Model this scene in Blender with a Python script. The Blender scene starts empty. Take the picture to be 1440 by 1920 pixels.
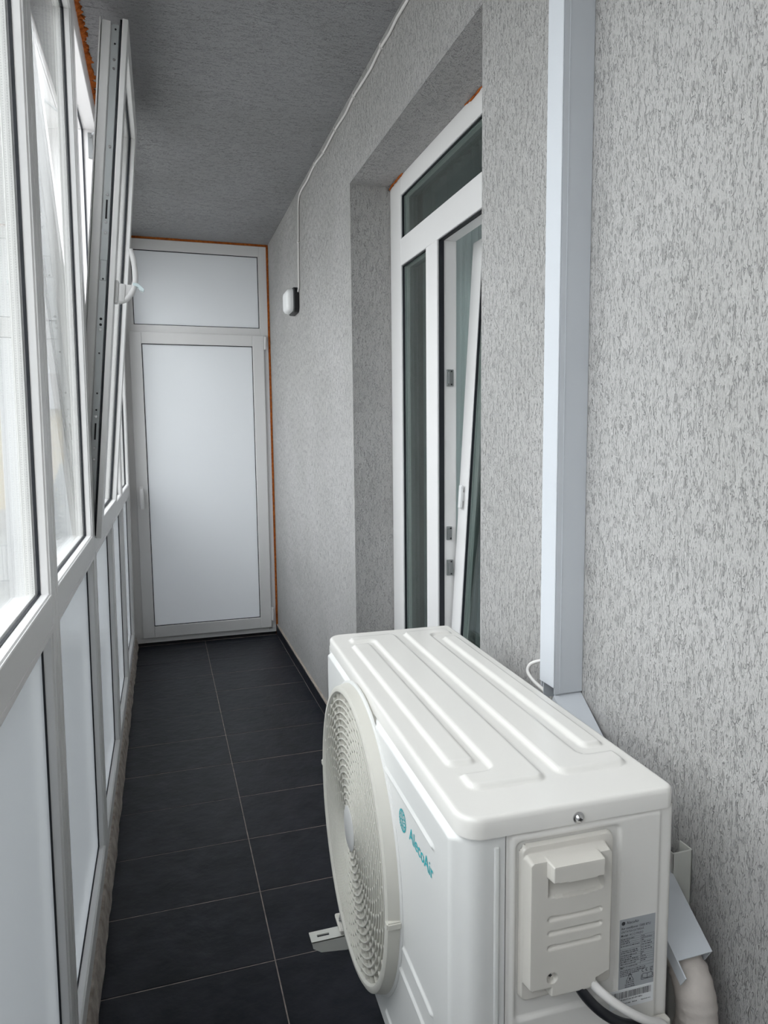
import bpy, bmesh, math, random
from mathutils import Vector, Matrix, noise

random.seed(7)
S = bpy.context.scene
C = S.collection

# ------------------------------------------------------------------ camera
cam = bpy.data.cameras.new('camera')
cam.sensor_fit = 'HORIZONTAL'
cam.sensor_width = 36.0
cam.lens = 1318.74 / 1440 * 36.0
cam.clip_start = 0.02
cam.clip_end = 500
co = bpy.data.objects.new('camera', cam)
C.objects.link(co)
F = Vector((0.29832161, 0.94847917, -0.10673085))
R = Vector((0.95353103, -0.30110713, -0.01063361))
U = Vector((0.04222318, 0.09859894, 0.99423109))
M = Matrix((R, U, -F)).transposed().to_4x4()
M.translation = Vector((0, 0, 1.3849))
co.matrix_world = M
S.camera = co

# ------------------------------------------------------------------ sky (overcast, brighter towards the zenith)
w = bpy.data.worlds.new('overcast_sky')
S.world = w
w.use_nodes = True
nt = w.node_tree
nt.nodes.clear()
tc = nt.nodes.new('ShaderNodeTexCoord')
sep = nt.nodes.new('ShaderNodeSeparateXYZ')
mr = nt.nodes.new('ShaderNodeMapRange')
mr.inputs['From Min'].default_value = 0.0
mr.inputs['From Max'].default_value = 1.0
mr.inputs['To Min'].default_value = 0.50
mr.inputs['To Max'].default_value = 2.2
bg = nt.nodes.new('ShaderNodeBackground')
bg.inputs['Color'].default_value = (0.93, 0.955, 1.0, 1)
mul = nt.nodes.new('ShaderNodeMath')
mul.operation = 'MULTIPLY'
SKY = 2.1
mul.inputs[1].default_value = SKY
out = nt.nodes.new('ShaderNodeOutputWorld')
nt.links.new(tc.outputs['Generated'], sep.inputs[0])
nt.links.new(sep.outputs['Z'], mr.inputs['Value'])
nt.links.new(mr.outputs[0], mul.inputs[0])
nt.links.new(mul.outputs[0], bg.inputs['Strength'])
nt.links.new(bg.outputs[0], out.inputs[0])

S.view_settings.view_transform = 'Standard'
S.view_settings.look = 'None'
S.view_settings.exposure = 1.0
S.view_settings.gamma = 1.0
S.view_settings.use_curve_mapping = False

# ------------------------------------------------------------------ helpers
def tag(o, label=None, cat=None, group=None, kind=None):
    if label: o['label'] = label
    if cat: o['category'] = cat
    if group: o['group'] = group
    if kind: o['kind'] = kind
    return o

def obj(name, bm, mat, parent=None, loc=None, smooth=None):
    me = bpy.data.meshes.new(name)
    if isinstance(bm, bmesh.types.BMesh):
        bmesh.ops.recalc_face_normals(bm, faces=bm.faces)
        if smooth is not None:
            for f in bm.faces: f.smooth = True
            for e in bm.edges:
                if len(e.link_faces) == 2 and e.calc_face_angle(0) > smooth: e.smooth = False
        bm.to_mesh(me)
        bm.free()
    else:
        me = bm
    me.materials.append(mat)
    o = bpy.data.objects.new(name, me)
    C.objects.link(o)
    if parent: o.parent = parent
    if loc: o.location = loc
    return o

def empty(name, loc=(0, 0, 0), rot=(0, 0, 0), parent=None):
    o = bpy.data.objects.new(name, None)
    o.empty_display_size = 0.1
    C.objects.link(o)
    o.location = loc
    o.rotation_euler = rot
    if parent: o.parent = parent
    return o

def NB(): return bmesh.new()

def box(bm, x0, x1, y0, y1, z0, z1, bev=0.0, seg=1):
    vs = [bm.verts.new((x, y, z)) for x in (x0, x1) for y in (y0, y1) for z in (z0, z1)]
    idx = [(0, 1, 3, 2), (4, 6, 7, 5), (0, 4, 5, 1), (2, 3, 7, 6), (0, 2, 6, 4), (1, 5, 7, 3)]
    fs = [bm.faces.new([vs[i] for i in f]) for f in idx]
    if bev > 0:
        es = list({e for f in fs for e in f.edges})
        bmesh.ops.bevel(bm, geom=es, offset=bev, segments=seg, affect='EDGES', profile=0.5)
    return vs

def prism(bm, pts, fn, h0, h1, bev=0.0):
    """polygon pts (a,b) extruded h0..h1; fn(a,b,h)->xyz"""
    lo = [bm.verts.new(fn(a, b, h0)) for a, b in pts]
    hi = [bm.verts.new(fn(a, b, h1)) for a, b in pts]
    n = len(pts)
    fs = [bm.faces.new(lo), bm.faces.new(hi[::-1])]
    for i in range(n):
        fs.append(bm.faces.new((lo[i], hi[i], hi[(i + 1) % n], lo[(i + 1) % n])))
    if bev > 0:
        es = list({e for f in fs[:2] for e in f.edges})
        bmesh.ops.bevel(bm, geom=es, offset=bev, segments=2, affect='EDGES', profile=0.5)

def sweep_rect(bm, r, prof, fn, closed=True):
    """sweep closed profile [(inset, height)] round rectangle r=(a0,a1,b0,b1) with mitred corners"""
    a0, a1, b0, b1 = r
    loops = []
    for d, h in prof:
        loops.append([bm.verts.new(fn(a, b, h)) for a, b in
                      ((a0 + d, b0 + d), (a1 - d, b0 + d), (a1 - d, b1 - d), (a0 + d, b1 - d))])
    n = len(prof)
    for i in range(n if closed else n - 1):
        L, K = loops[i], loops[(i + 1) % n]
        for j in range(4):
            bm.faces.new((L[j], L[(j + 1) % 4], K[(j + 1) % 4], K[j]))

def tube(bm, pts, r, n=10, caps=True, rfn=None):
    pts = [Vector(p) for p in pts]
    rings = []
    up = Vector((0, 0, 1))
    prev = None
    for i, p in enumerate(pts):
        t = (pts[min(i + 1, len(pts) - 1)] - pts[max(i - 1, 0)]).normalized()
        if prev is None:
            a = t.cross(up)
            if a.length < 1e-3: a = t.cross(Vector((1, 0, 0)))
            a.normalize()
        else:
            a = (prev - t * prev.dot(t)).normalized()
        prev = a
        b = t.cross(a)
        rr = rfn(i) if rfn else r
        rings.append([bm.verts.new(p + a * rr * math.cos(2 * math.pi * k / n) + b * rr * math.sin(2 * math.pi * k / n)) for k in range(n)])
    for i in range(len(rings) - 1):
        for k in range(n):
            bm.faces.new((rings[i][k], rings[i][(k + 1) % n], rings[i + 1][(k + 1) % n], rings[i + 1][k]))
    if caps:
        bm.faces.new(rings[0][::-1])
        bm.faces.new(rings[-1])

def curve_pts(ctrl, n=10):
    """Catmull-Rom through ctrl"""
    c = [Vector(p) for p in ctrl]
    c = [c[0] * 2 - c[1]] + c + [c[-1] * 2 - c[-2]]
    o = []
    for i in range(1, len(c) - 2):
        for k in range(n):
            t = k / n
            o.append(0.5 * ((2 * c[i]) + (c[i + 1] - c[i - 1]) * t + (2 * c[i - 1] - 5 * c[i] + 4 * c[i + 1] - c[i + 2]) * t * t
                            + (3 * c[i] - c[i - 1] - 3 * c[i + 1] + c[i + 2]) * t ** 3))
    o.append(c[-2])
    return o

def lathe(bm, prof, fn, n=64, closed=True):
    """profile [(radius, axial)]; fn(a, b, h)->xyz"""
    rings = []
    for R_, h in prof:
        rings.append([bm.verts.new(fn(R_ * math.cos(2 * math.pi * k / n), R_ * math.sin(2 * math.pi * k / n), h)) for k in range(n)])
    m = len(rings)
    for i in range(m if closed else m - 1):
        A, B = rings[i], rings[(i + 1) % m]
        for k in range(n):
            bm.faces.new((A[k], A[(k + 1) % n], B[(k + 1) % n], B[k]))

def disc(bm, c, r, fn, h, n=24):
    bm.faces.new([bm.verts.new(fn(c[0] + r * math.cos(2 * math.pi * k / n), c[1] + r * math.sin(2 * math.pi * k / n), h)) for k in range(n)])

def sm(x, a, b):
    t = max(0.0, min(1.0, (x - a) / (b - a)))
    return t * t * (3 - 2 * t)

def sdrr(x, y, x0, x1, y0, y1, r):
    """signed distance (negative inside) to a rounded rectangle"""
    cx, cy, hx, hy = (x0 + x1) / 2, (y0 + y1) / 2, (x1 - x0) / 2 - r, (y1 - y0) / 2 - r
    qx, qy = abs(x - cx) - hx, abs(y - cy) - hy
    return math.hypot(max(qx, 0), max(qy, 0)) + min(max(qx, qy), 0) - r

def plateau(x, y, rect, r, soft):
    return sm(-sdrr(x, y, *rect, r), -soft / 2, soft / 2)

# ------------------------------------------------------------------ materials
def mat(name, col, rough=0.5, spec=0.5, metal=0.0, bump=None, coat=0.0, mottle=None, trans=0.0):
    m = bpy.data.materials.new(name)
    m.use_nodes = True
    n = m.node_tree
    b = n.nodes['Principled BSDF']
    b.inputs['Base Color'].default_value = (*col, 1)
    b.inputs['Roughness'].default_value = rough
    b.inputs['Specular IOR Level'].default_value = spec
    b.inputs['Metallic'].default_value = metal
    b.inputs['Coat Weight'].default_value = coat
    b.inputs['Transmission Weight'].default_value = trans
    tcn = n.nodes.new('ShaderNodeTexCoord')
    if bump:
        sc, st, dist = bump
        nz = n.nodes.new('ShaderNodeTexNoise')
        nz.inputs['Scale'].default_value = sc
        nz.inputs['Detail'].default_value = 4
        n.links.new(tcn.outputs['Object'], nz.inputs['Vector'])
        bp = n.nodes.new('ShaderNodeBump')
        bp.inputs['Strength'].default_value = st
        bp.inputs['Distance'].default_value = dist
        n.links.new(nz.outputs['Fac'], bp.inputs['Height'])
        n.links.new(bp.outputs[0], b.inputs['Normal'])
    if mottle:
        sc, c2 = mottle
        nz = n.nodes.new('ShaderNodeTexNoise')
        nz.inputs['Scale'].default_value = sc
        nz.inputs['Detail'].default_value = 6
        n.links.new(tcn.outputs['Object'], nz.inputs['Vector'])
        mx = n.nodes.new('ShaderNodeMix')
        mx.data_type = 'RGBA'
        mx.inputs[6].default_value = (*col, 1)
        mx.inputs[7].default_value = (*c2, 1)
        rmp = n.nodes.new('ShaderNodeMapRange')
        rmp.inputs['From Min'].default_value = 0.35
        rmp.inputs['From Max'].default_value = 0.7
        n.links.new(nz.outputs['Fac'], rmp.inputs['Value'])
        n.links.new(rmp.outputs[0], mx.inputs[0])
        n.links.new(mx.outputs[2], b.inputs['Base Color'])
    return m

def plaster(name, scale, col=(0.40, 0.385, 0.375)):
    """bark-beetle plaster: broken worm grooves stretched along one axis; scale = coordinate scale per axis"""
    m = bpy.data.materials.new(name)
    m.use_nodes = True
    n = m.node_tree
    L = n.links
    b = n.nodes['Principled BSDF']
    b.inputs['Roughness'].default_value = 0.85
    b.inputs['Specular IOR Level'].default_value = 0.3
    t = n.nodes.new('ShaderNodeTexCoord')
    mp = n.nodes.new('ShaderNodeMapping')
    mp.inputs['Scale'].default_value = scale
    L.new(t.outputs['Object'], mp.inputs['Vector'])
    def nz(sc, det, dis=0.0, src=None):
        q = n.nodes.new('ShaderNodeTexNoise')
        q.inputs['Scale'].default_value = sc
        q.inputs['Detail'].default_value = det
        q.inputs['Distortion'].default_value = dis
        L.new((src or mp.outputs[0]), q.inputs['Vector'])
        return q.outputs['Fac']
    def mth(op, a, bb, c=None):
        q = n.nodes.new('ShaderNodeMath')
        q.operation = op
        for i, v in enumerate((a, bb, c)):
            if v is None: continue
            if isinstance(v, (int, float)): q.inputs[i].default_value = v
            else: L.new(v, q.inputs[i])
        return q.outputs[0]
    def rng(v, a, bb, c, d):
        q = n.nodes.new('ShaderNodeMapRange')
        q.interpolation_type = 'SMOOTHSTEP'
        for i, x in zip(('From Min', 'From Max', 'To Min', 'To Max'), (a, bb, c, d)): q.inputs[i].default_value = x
        L.new(v, q.inputs['Value'])
        return q.outputs[0]
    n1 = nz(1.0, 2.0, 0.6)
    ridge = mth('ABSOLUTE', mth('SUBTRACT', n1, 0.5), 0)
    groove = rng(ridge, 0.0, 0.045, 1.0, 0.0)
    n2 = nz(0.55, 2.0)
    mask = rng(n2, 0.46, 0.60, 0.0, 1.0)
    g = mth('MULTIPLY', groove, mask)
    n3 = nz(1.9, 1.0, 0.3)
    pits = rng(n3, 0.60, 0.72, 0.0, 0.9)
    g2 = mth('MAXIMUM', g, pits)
    fine = nz(420.0, 3.0, 0.0, t.outputs['Object'])
    med = nz(3.1, 2.0, 0.5)
    hgt = mth('SUBTRACT', mth('ADD', mth('MULTIPLY', fine, 0.3), mth('MULTIPLY', med, 0.9)), g2)
    bp = n.nodes.new('ShaderNodeBump')
    bp.inputs['Strength'].default_value = 0.9
    bp.inputs['Distance'].default_value = 0.0024
    L.new(hgt, bp.inputs['Height'])
    L.new(bp.outputs[0], b.inputs['Normal'])
    big = nz(2.5, 3.0, 0.0, t.outputs['Object'])
    mx = n.nodes.new('ShaderNodeMix')
    mx.data_type = 'RGBA'
    mx.inputs[6].default_value = (*col, 1)
    mx.inputs[7].default_value = (col[0] * 1.1, col[1] * 1.1, col[2] * 1.11, 1)
    L.new(rng(big, 0.35, 0.65, 0, 1), mx.inputs[0])
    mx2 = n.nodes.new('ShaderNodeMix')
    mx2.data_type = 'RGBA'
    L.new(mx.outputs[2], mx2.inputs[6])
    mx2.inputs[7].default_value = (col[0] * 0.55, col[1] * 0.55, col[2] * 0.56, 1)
    L.new(mth('MULTIPLY', g2, 0.50), mx2.inputs[0])  # shade of grooves and pits painted into the base colour
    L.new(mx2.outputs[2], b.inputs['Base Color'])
    return m

def glass(name, tint=(0.97, 0.975, 0.97), refl=1.0):
    m = bpy.data.materials.new(name)
    m.use_nodes = True
    n = m.node_tree
    n.nodes.clear()
    o = n.nodes.new('ShaderNodeOutputMaterial')
    tr = n.nodes.new('ShaderNodeBsdfTransparent')
    tr.inputs[0].default_value = (*tint, 1)
    gl = n.nodes.new('ShaderNodeBsdfGlossy')
    gl.inputs['Roughness'].default_value = 0.0
    gl.inputs['Color'].default_value = (refl, refl, refl, 1)
    fr = n.nodes.new('ShaderNodeFresnel')
    ge = n.nodes.new('ShaderNodeNewGeometry')
    io = n.nodes.new('ShaderNodeMapRange')          # both faces of the thin pane see the air-to-glass index
    io.inputs['To Min'].default_value = 1.48
    io.inputs['To Max'].default_value = 1 / 1.48
    n.links.new(ge.outputs['Backfacing'], io.inputs['Value'])
    n.links.new(io.outputs[0], fr.inputs['IOR'])
    mx = n.nodes.new('ShaderNodeMixShader')
    n.links.new(fr.outputs[0], mx.inputs[0])
    n.links.new(tr.outputs[0], mx.inputs[1])
    n.links.new(gl.outputs[0], mx.inputs[2])
    n.links.new(mx.outputs[0], o.inputs[0])
    return m

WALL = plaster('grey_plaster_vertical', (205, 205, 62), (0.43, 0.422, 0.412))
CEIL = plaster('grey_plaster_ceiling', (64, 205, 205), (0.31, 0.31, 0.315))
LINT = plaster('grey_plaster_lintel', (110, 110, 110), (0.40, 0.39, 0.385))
PVC = mat('white_pvc', (0.80, 0.79, 0.785), 0.36, 0.45)
def milk(name, col, rough, tcol, fac):
    """milky satin sheet: reflects like a panel and lets daylight diffuse through"""
    m = mat(name, col, rough, 0.5)
    n = m.node_tree
    tl = n.nodes.new('ShaderNodeBsdfTranslucent')
    tl.inputs[0].default_value = (*tcol, 1)
    mx = n.nodes.new('ShaderNodeMixShader')
    mx.inputs[0].default_value = fac
    n.links.new(n.nodes['Principled BSDF'].outputs[0], mx.inputs[1])
    n.links.new(tl.outputs[0], mx.inputs[2])
    n.links.new(mx.outputs[0], n.nodes['Material Output'].inputs[0])
    return m
PANEL = milk('satin_panel', (0.66, 0.69, 0.71), 0.14, (0.70, 0.74, 0.76), 0.10)
DPANEL = milk('satin_door_panel', (0.80, 0.82, 0.84), 0.42, (0.70, 0.73, 0.76), 0.045)
GASK = mat('black_rubber', (0.012, 0.014, 0.02), 0.6)
SPACER = mat('spacer_bar', (0.80, 0.80, 0.77), 0.5, 0.4)
METAL = mat('zinc_metal', (0.52, 0.545, 0.55), 0.4, 0.5, 0.3)
METALD = mat('dull_zinc', (0.26, 0.27, 0.27), 0.45, 0.5, 0.5)
STEEL = mat('bright_steel', (0.62, 0.62, 0.62), 0.25, 0.5, 1.0)
DARKH = mat('dark_recess', (0.02, 0.02, 0.022), 0.8)
FOAM = mat('orange_foam', (0.46, 0.125, 0.018), 0.8, 0.2, bump=(120, 0.8, 0.004), mottle=(60, (0.24, 0.05, 0.008)))
GLASS = glass('window_glass')
GLASS2 = glass('door_glass', (0.76, 0.81, 0.80))
TILE = mat('slate_tile', (0.0042, 0.0062, 0.0105), 0.36, 0.24, bump=(26, 0.5, 0.004), mottle=(11, (0.017, 0.018, 0.026)))
GROUT = mat('grout', (0.40, 0.33, 0.30), 0.9, 0.2, mottle=(30, (0.20, 0.17, 0.165)))
CONC = mat('rough_concrete', (0.50, 0.45, 0.41), 0.95, 0.2, bump=(60, 0.8, 0.008), mottle=(28, (0.26, 0.22, 0.19)))
CREAM = mat('cream_enamel', (0.69, 0.672, 0.64), 0.22, 0.5)
CREAMF = mat('cream_front_enamel', (0.66, 0.66, 0.645), 0.33, 0.5)
CREAMP = mat('cream_plastic', (0.60, 0.575, 0.53), 0.45, 0.4, bump=(900, 0.12, 0.0004))
GRILL = mat('ivory_plastic', (0.56, 0.545, 0.495), 0.42, 0.45)
HUBM = mat('grey_hub', (0.50, 0.50, 0.49), 0.5)
TEAL = mat('teal_print', (0.025, 0.40, 0.44), 0.5)
BLACKP = mat('black_print', (0.03, 0.03, 0.035), 0.6)
LABEL = mat('silver_sticker', (0.34, 0.355, 0.37), 0.5, 0.4)
LABELW = mat('white_sticker', (0.70, 0.71, 0.72), 0.5, 0.4)
TRUNK = mat('white_trunking', (0.58, 0.605, 0.64), 0.5, 0.3)
BRACK = mat('painted_bracket', (0.62, 0.62, 0.58), 0.45, 0.4)
WHITEC = mat('white_cable', (0.74, 0.72, 0.70), 0.45)
BLACKC = mat('black_cable', (0.012, 0.013, 0.016), 0.4, 0.5)
TAPE = mat('wrapping_tape', (0.52, 0.475, 0.44), 0.8, 0.25, bump=(70, 0.35, 0.004), mottle=(18, (0.45, 0.41, 0.38)))
DIFF = mat('opal_plastic', (0.80, 0.80, 0.80), 0.35)
BLACKPL = mat('black_plastic', (0.012, 0.012, 0.014), 0.5)
CURT = milk('sheer_curtain', (0.66, 0.70, 0.70), 0.9, (0.68, 0.72, 0.72), 0.45)
ROOM = mat('room_paint', (0.55, 0.56, 0.56), 0.8)
CLEAR = mat('clear_clip', (0.72, 0.84, 0.86), 0.2, 0.6)

# ------------------------------------------------------------------ dimensions
XR, H, YE, YB = 0.7365, 2.665, 4.871, -1.10
XL = -0.2182            # glazing face at floor level
LEAN = 0.012
OY0, OY1, OZ = 1.5565, 2.737, 2.357      # recess opening in the right wall
XF = 0.90               # face of the balcony door frame

# ------------------------------------------------------------------ floor, tiles
bm = NB(); box(bm, -0.30, XR + 0.02, YB, YE + 0.1, -0.16, -0.0009)
floor = tag(obj('floor', bm, GROUT), kind='structure')
SEAM, Y0, TL_ = 0.2326, 1.7486, 0.30
gr = 0.0030
tile_mesh = {}
for k in range(-10, 11):
    a, b_ = Y0 + TL_ * k, Y0 + TL_ * (k + 1)
    a = max(a, YB); b_ = min(b_, YE)
    if b_ - a < 0.02: continue
    for side, (x0, x1) in enumerate(((-0.206, SEAM), (SEAM, XR - 0.0105))):
        key = (side, round(b_ - a, 3))
        if key not in tile_mesh:
            bm = NB()
            cx, cy = (x0 + x1) / 2, (b_ - a) / 2
            box(bm, x0 + gr / 2 - cx, x1 - gr / 2 - cx, gr / 2 - cy, b_ - a - gr / 2 - cy, -0.008, 0.0, 0.0008)
            t = obj('tile', bm, TILE, floor)
            tile_mesh[key] = t.data
        else:
            t = bpy.data.objects.new('tile', tile_mesh[key])
            C.objects.link(t)
            t.parent = floor
        t.location = ((x0 + x1) / 2, (a + b_) / 2, 0.0 + random.uniform(-0.0003, 0.0003))
        t.rotation_euler = (random.uniform(-1, 1) * 0.0025, random.uniform(-1, 1) * 0.0015, 0)
# object coordinates of shared tiles repeat: drive the slate pattern by a per-object offset
n = TILE.node_tree
oi = n.nodes.new('ShaderNodeObjectInfo')
va = n.nodes.new('ShaderNodeVectorMath'); va.operation = 'ADD'
vs_ = n.nodes.new('ShaderNodeVectorMath'); vs_.operation = 'SCALE'; vs_.inputs['Scale'].default_value = 1.0
tcn = [q for q in n.nodes if q.bl_idname == 'ShaderNodeTexCoord'][0]
n.links.new(tcn.outputs['Object'], va.inputs[0])
n.links.new(oi.outputs['Location'], va.inputs[1])
for q in n.nodes:
    if q.bl_idname == 'ShaderNodeTexNoise': n.links.new(va.outputs[0], q.inputs['Vector'])

# rough concrete kerb under the glazing
bm = NB()
rows = []
for i in range(150):
    y = YB + (YE - YB) * i / 149
    w1 = noise.noise(Vector((y * 9, 0, 0))) * 0.005 + noise.noise(Vector((y * 31, 3, 0))) * 0.003
    w2 = noise.noise(Vector((y * 12, 7, 0))) * 0.004
    rows.append([bm.verts.new(p) for p in ((-0.295, y, -0.02), (-0.295, y, 0.068), (-0.222, y, 0.068), (-0.2115 + w2 * .5, y, 0.064 + w2),
                                            (-0.205 + w1 * .6, y, 0.035), (-0.200 + w1, y, 0.003), (-0.200 + w1, y, -0.02))])
for i in range(149):
    for k in range(6):
        bm.faces.new((rows[i][k], rows[i + 1][k], rows[i + 1][k + 1], rows[i][k + 1]))
tag(obj('trim_1', bm, CONC, smooth=0.9), kind='structure')

# skirting tiles on the right wall
bm = NB(); box(bm, XR - 0.009, XR, YB, OY0, 0, 0.074, 0.001); box(bm, XR - 0.009, XR, OY1, YE, 0, 0.074, 0.001)
base = tag(obj('baseboard_right', bm, mat('skirting_mortar', (0.40, 0.345, 0.30), 0.9, 0.2)), kind='structure')
segs = [(YB, -0.06), (-0.06, 0.54), (0.54, 1.14), (1.14, OY0), (OY1, 3.33), (3.33, 3.93), (3.93, 4.53), (4.53, YE - 0.002)]
for a, b_ in segs:
    bm = NB(); box(bm, -0.0025, 0.0, 0.001, b_ - a - 0.001, 0.001, 0.065, 0.0006)
    t = obj('skirting_tile', bm, TILE, base, (XR - 0.009, a, 0))

# ------------------------------------------------------------------ walls, ceiling
T = 0.30
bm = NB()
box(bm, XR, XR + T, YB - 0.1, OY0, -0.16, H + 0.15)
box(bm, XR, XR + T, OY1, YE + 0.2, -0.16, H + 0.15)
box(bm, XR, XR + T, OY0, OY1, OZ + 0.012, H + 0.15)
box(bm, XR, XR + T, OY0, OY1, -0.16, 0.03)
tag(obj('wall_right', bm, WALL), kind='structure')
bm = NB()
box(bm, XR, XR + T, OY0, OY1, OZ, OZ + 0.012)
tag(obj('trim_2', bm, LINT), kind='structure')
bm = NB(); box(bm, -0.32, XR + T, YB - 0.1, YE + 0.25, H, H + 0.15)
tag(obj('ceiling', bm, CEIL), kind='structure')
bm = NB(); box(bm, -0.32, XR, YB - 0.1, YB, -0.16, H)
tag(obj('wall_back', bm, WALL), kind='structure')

# ------------------------------------------------------------------ left glazing bays
ZM0, ZM1 = 1.030, 1.100        # middle rail
ZB, ZT = 0.130, 2.565
JW = 0.0425
def winfn(a, b, h): return (h, a, b)

def make_bay(idx, ya, yb, opening=False, left_extra=0.0, right_extra=0.0):
    """local y from 0 (ya) to L; local x=0 the room face"""
    L = yb - ya
    j0, j1 = JW, L - JW
    root_bm = NB()
    D = 0.068
    bv = 0.0018
    box(root_bm, -D, 0, 0.0022, j0, 0.066, 2.655, bv)
    box(root_bm, -D, 0, j1, L - 0.0022, 0.066, 2.655, bv)
    box(root_bm, -D, 0, j0, j1, 0.066, ZB, bv)
    box(root_bm, -D, 0, j0, j1, ZM0, ZM1, bv)
    box(root_bm, -D, 0, j0, j1, ZT, 2.655, bv)
    # recessed coupling strip between neighbouring frames
    box(root_bm, -D + 0.004, -0.0025, -0.004, 0.004, 0.07, 2.65)
    root = obj('window_%d' % idx, root_bm, PVC, None, (XL, ya, 0))
    root.rotation_euler = (0, LEAN, 0)
    tag(root, kind='structure')
    # glazing bead lines: slim quarter strip on each opening + joint line on the mid rail
    bm = NB()
    bead = [(-0.001, -0.019), (0.0022, -0.019), (0.0022, -0.004), (-0.001, -0.0005)]
    if not opening: sweep_rect(bm, (j0, j1, ZM1, ZT), bead, winfn)
    sweep_rect(bm, (j0, j1, ZB, ZM0), bead, winfn)
    lip_ = [(-0.0120, -0.001), (-0.0120, 0.0002), (-0.0113, 0.0011), (-0.0012, 0.0011), (0.0004, 0.0), (0.0004, -0.001)]
    if not opening: sweep_rect(bm, (j0, j1, ZM1, ZT), lip_, winfn)
    sweep_rect(bm, (j0, j1, ZB, ZM0), lip_, winfn)
    obj('glazing_bead', bm, PVC, root)
    bm = NB(); sweep_rect(bm, (j0, j1, ZB, ZM0), [(-0.001, -0.0225), (0.0034, -0.0225), (0.0034, -0.0178), (-0.001, -0.0178)], winfn)
    obj('panel_gasket', bm, GASK, root)
    bm = NB(); box(bm, -0.0255, -0.0215, j0 - 0.003, j1 + 0.003, ZB - 0.003, ZM0 + 0.003)
    bmesh.ops.delete(bm, geom=[f for f in bm.faces if f.calc_center_median().x < -0.022], context='FACES')
    obj('lower_panel', bm, PANEL, root)
    if not opening:
        r = (j0, j1, ZM1, ZT)
        bm = NB(); sweep_rect(bm, r, [(-0.001, -0.0225), (0.0034, -0.0225), (0.0034, -0.0172), (-0.001, -0.0172)], winfn)
        obj('glass_gasket', bm, GASK, root)
        glazing(root, r)
    return root

def glazing(root, r, h0=-0.0215, fn=winfn, glassm=None, spacerm=None):
    glassm = glassm or GLASS
    spacerm = spacerm or SPACER
    a0, a1, b0, b1 = r
    e = 0.003
    for hh in (h0, h0 - 0.020):
        bm = NB()
        vs = [fn(a, b, h) for a in (a0 - e, a1 + e) for b in (b0 - e, b1 + e) for h in (hh - 0.004, hh)]
        bv = [bm.verts.new(v) for v in vs]
        for f in [(0, 1, 3, 2), (4, 6, 7, 5), (0, 4, 5, 1), (2, 3, 7, 6), (0, 2, 6, 4), (1, 5, 7, 3)]:
            bm.faces.new([bv[i] for i in f])
        obj('glass_pane', bm, glassm, root)
    bm = NB()
    sweep_rect(bm, r, [(-0.001, h0 - 0.0045), (0.005, h0 - 0.0045), (0.005, h0 - 0.0195), (-0.001, h0 - 0.0195)], fn)
    obj('spacer_bar', bm, spacerm, root)

# perforated spacer look: tiny dots along the bar
n = SPACER.node_tree; L = n.links
tcn = n.nodes.new('ShaderNodeTexCoord')
vor = n.nodes.new('ShaderNodeSeparateXYZ'); L.new(tcn.outputs['Object'], vor.inputs[0])
def mnode(op, a, b=0.0):
    q = n.nodes.new('ShaderNodeMath'); q.operation = op
    for i, v in enumerate((a, b)):
        if isinstance(v, (int, float)): q.inputs[i].default_value = v
        else: L.new(v, q.inputs[i])
    return q.outputs[0]
fz = mnode('SUBTRACT', mnode('FRACT', mnode('MULTIPLY', vor.outputs['Z'], 230.0)), 0.5)
dx = mnode('MULTIPLY', mnode('SUBTRACT', mnode('ABSOLUTE', mnode('ADD', vor.outputs['X'], 0.0335)), 0.0035), 230.0)
dd = mnode('SQRT', mnode('ADD', mnode('MULTIPLY', fz, fz), mnode('MULTIPLY', dx, dx)))
lt = mnode('LESS_THAN', dd, 0.2)
mx = n.nodes.new('ShaderNodeMix'); mx.data_type = 'RGBA'
mx.inputs[6].default_value = (0.80, 0.80, 0.77, 1); mx.inputs[7].default_value = (0.28, 0.28, 0.27, 1)
L.new(lt, mx.inputs[0]); L.new(mx.outputs[2], n.nodes['Principled BSDF'].inputs['Base Color'])

CY = [-1.06, -0.195, 0.625, 1.445, 2.275, 3.085, 3.905, 4.765]
bays = []
for i in range(7):
    bays.append(make_bay(i + 1, CY[i], CY[i + 1], opening=(i == 4)))
bm = NB(); box(bm, -0.068, 0.0, 0.0012, YE - 4.765, 0.066, 2.655, 0.0018)
t = tag(obj('trim_3', bm, PVC, None, (XL, 4.765, 0)), kind='structure'); t.rotation_euler = (0, LEAN, 0)

# ---- tilted sash of window_5
win = bays[4]
SW, SH = 0.765, 1.522
sash_bm = NB()
Z5 = 1.083
sy = 0.0275                       # local y of the near sash edge
# local frame of sash: x=0 room face, +y away from camera, z up from hinge edge
fw = 0.062
def ring(bm, o, w_, x0, x1, bev=0.0015):
    """mitred-look frame ring as four bars: outer inset o, bar width w_"""
    box(bm, x0, x1, o, o + w_, o, SH - o, bev)
    box(bm, x0, x1, SW - o - w_, SW - o, o, SH - o, bev)
    box(bm, x0, x1, o + w_, SW - o - w_, o, o + w_, bev)
    box(bm, x0, x1, o + w_, SW - o - w_, SH - o - w_, SH - o, bev)
ring(sash_bm, 0.0, fw, -0.016, 0.0)                 # overlap flange
ring(sash_bm, 0.017, fw - 0.017, -0.050, -0.016, 0.0005)
ring(sash_bm, 0.010, fw - 0.010, -0.072, -0.047, 0.002)
ring(sash_bm, 0.006, fw - 0.006, -0.078, -0.074, 0.0005)
sash = obj('sash', sash_bm, PVC, win, (0.0185, sy, Z5))
sash.rotation_euler = (0, 0.0978 - LEAN, 0)
tag(sash, 'inward tilted window sash hinged at its foot')
rr = (fw, SW - fw, fw, SH - fw)
bm = NB(); sweep_rect(bm, rr, [(-0.001, -0.0225), (0.0034, -0.0225), (0.0034, -0.0172), (-0.001, -0.0172)], winfn)
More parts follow.
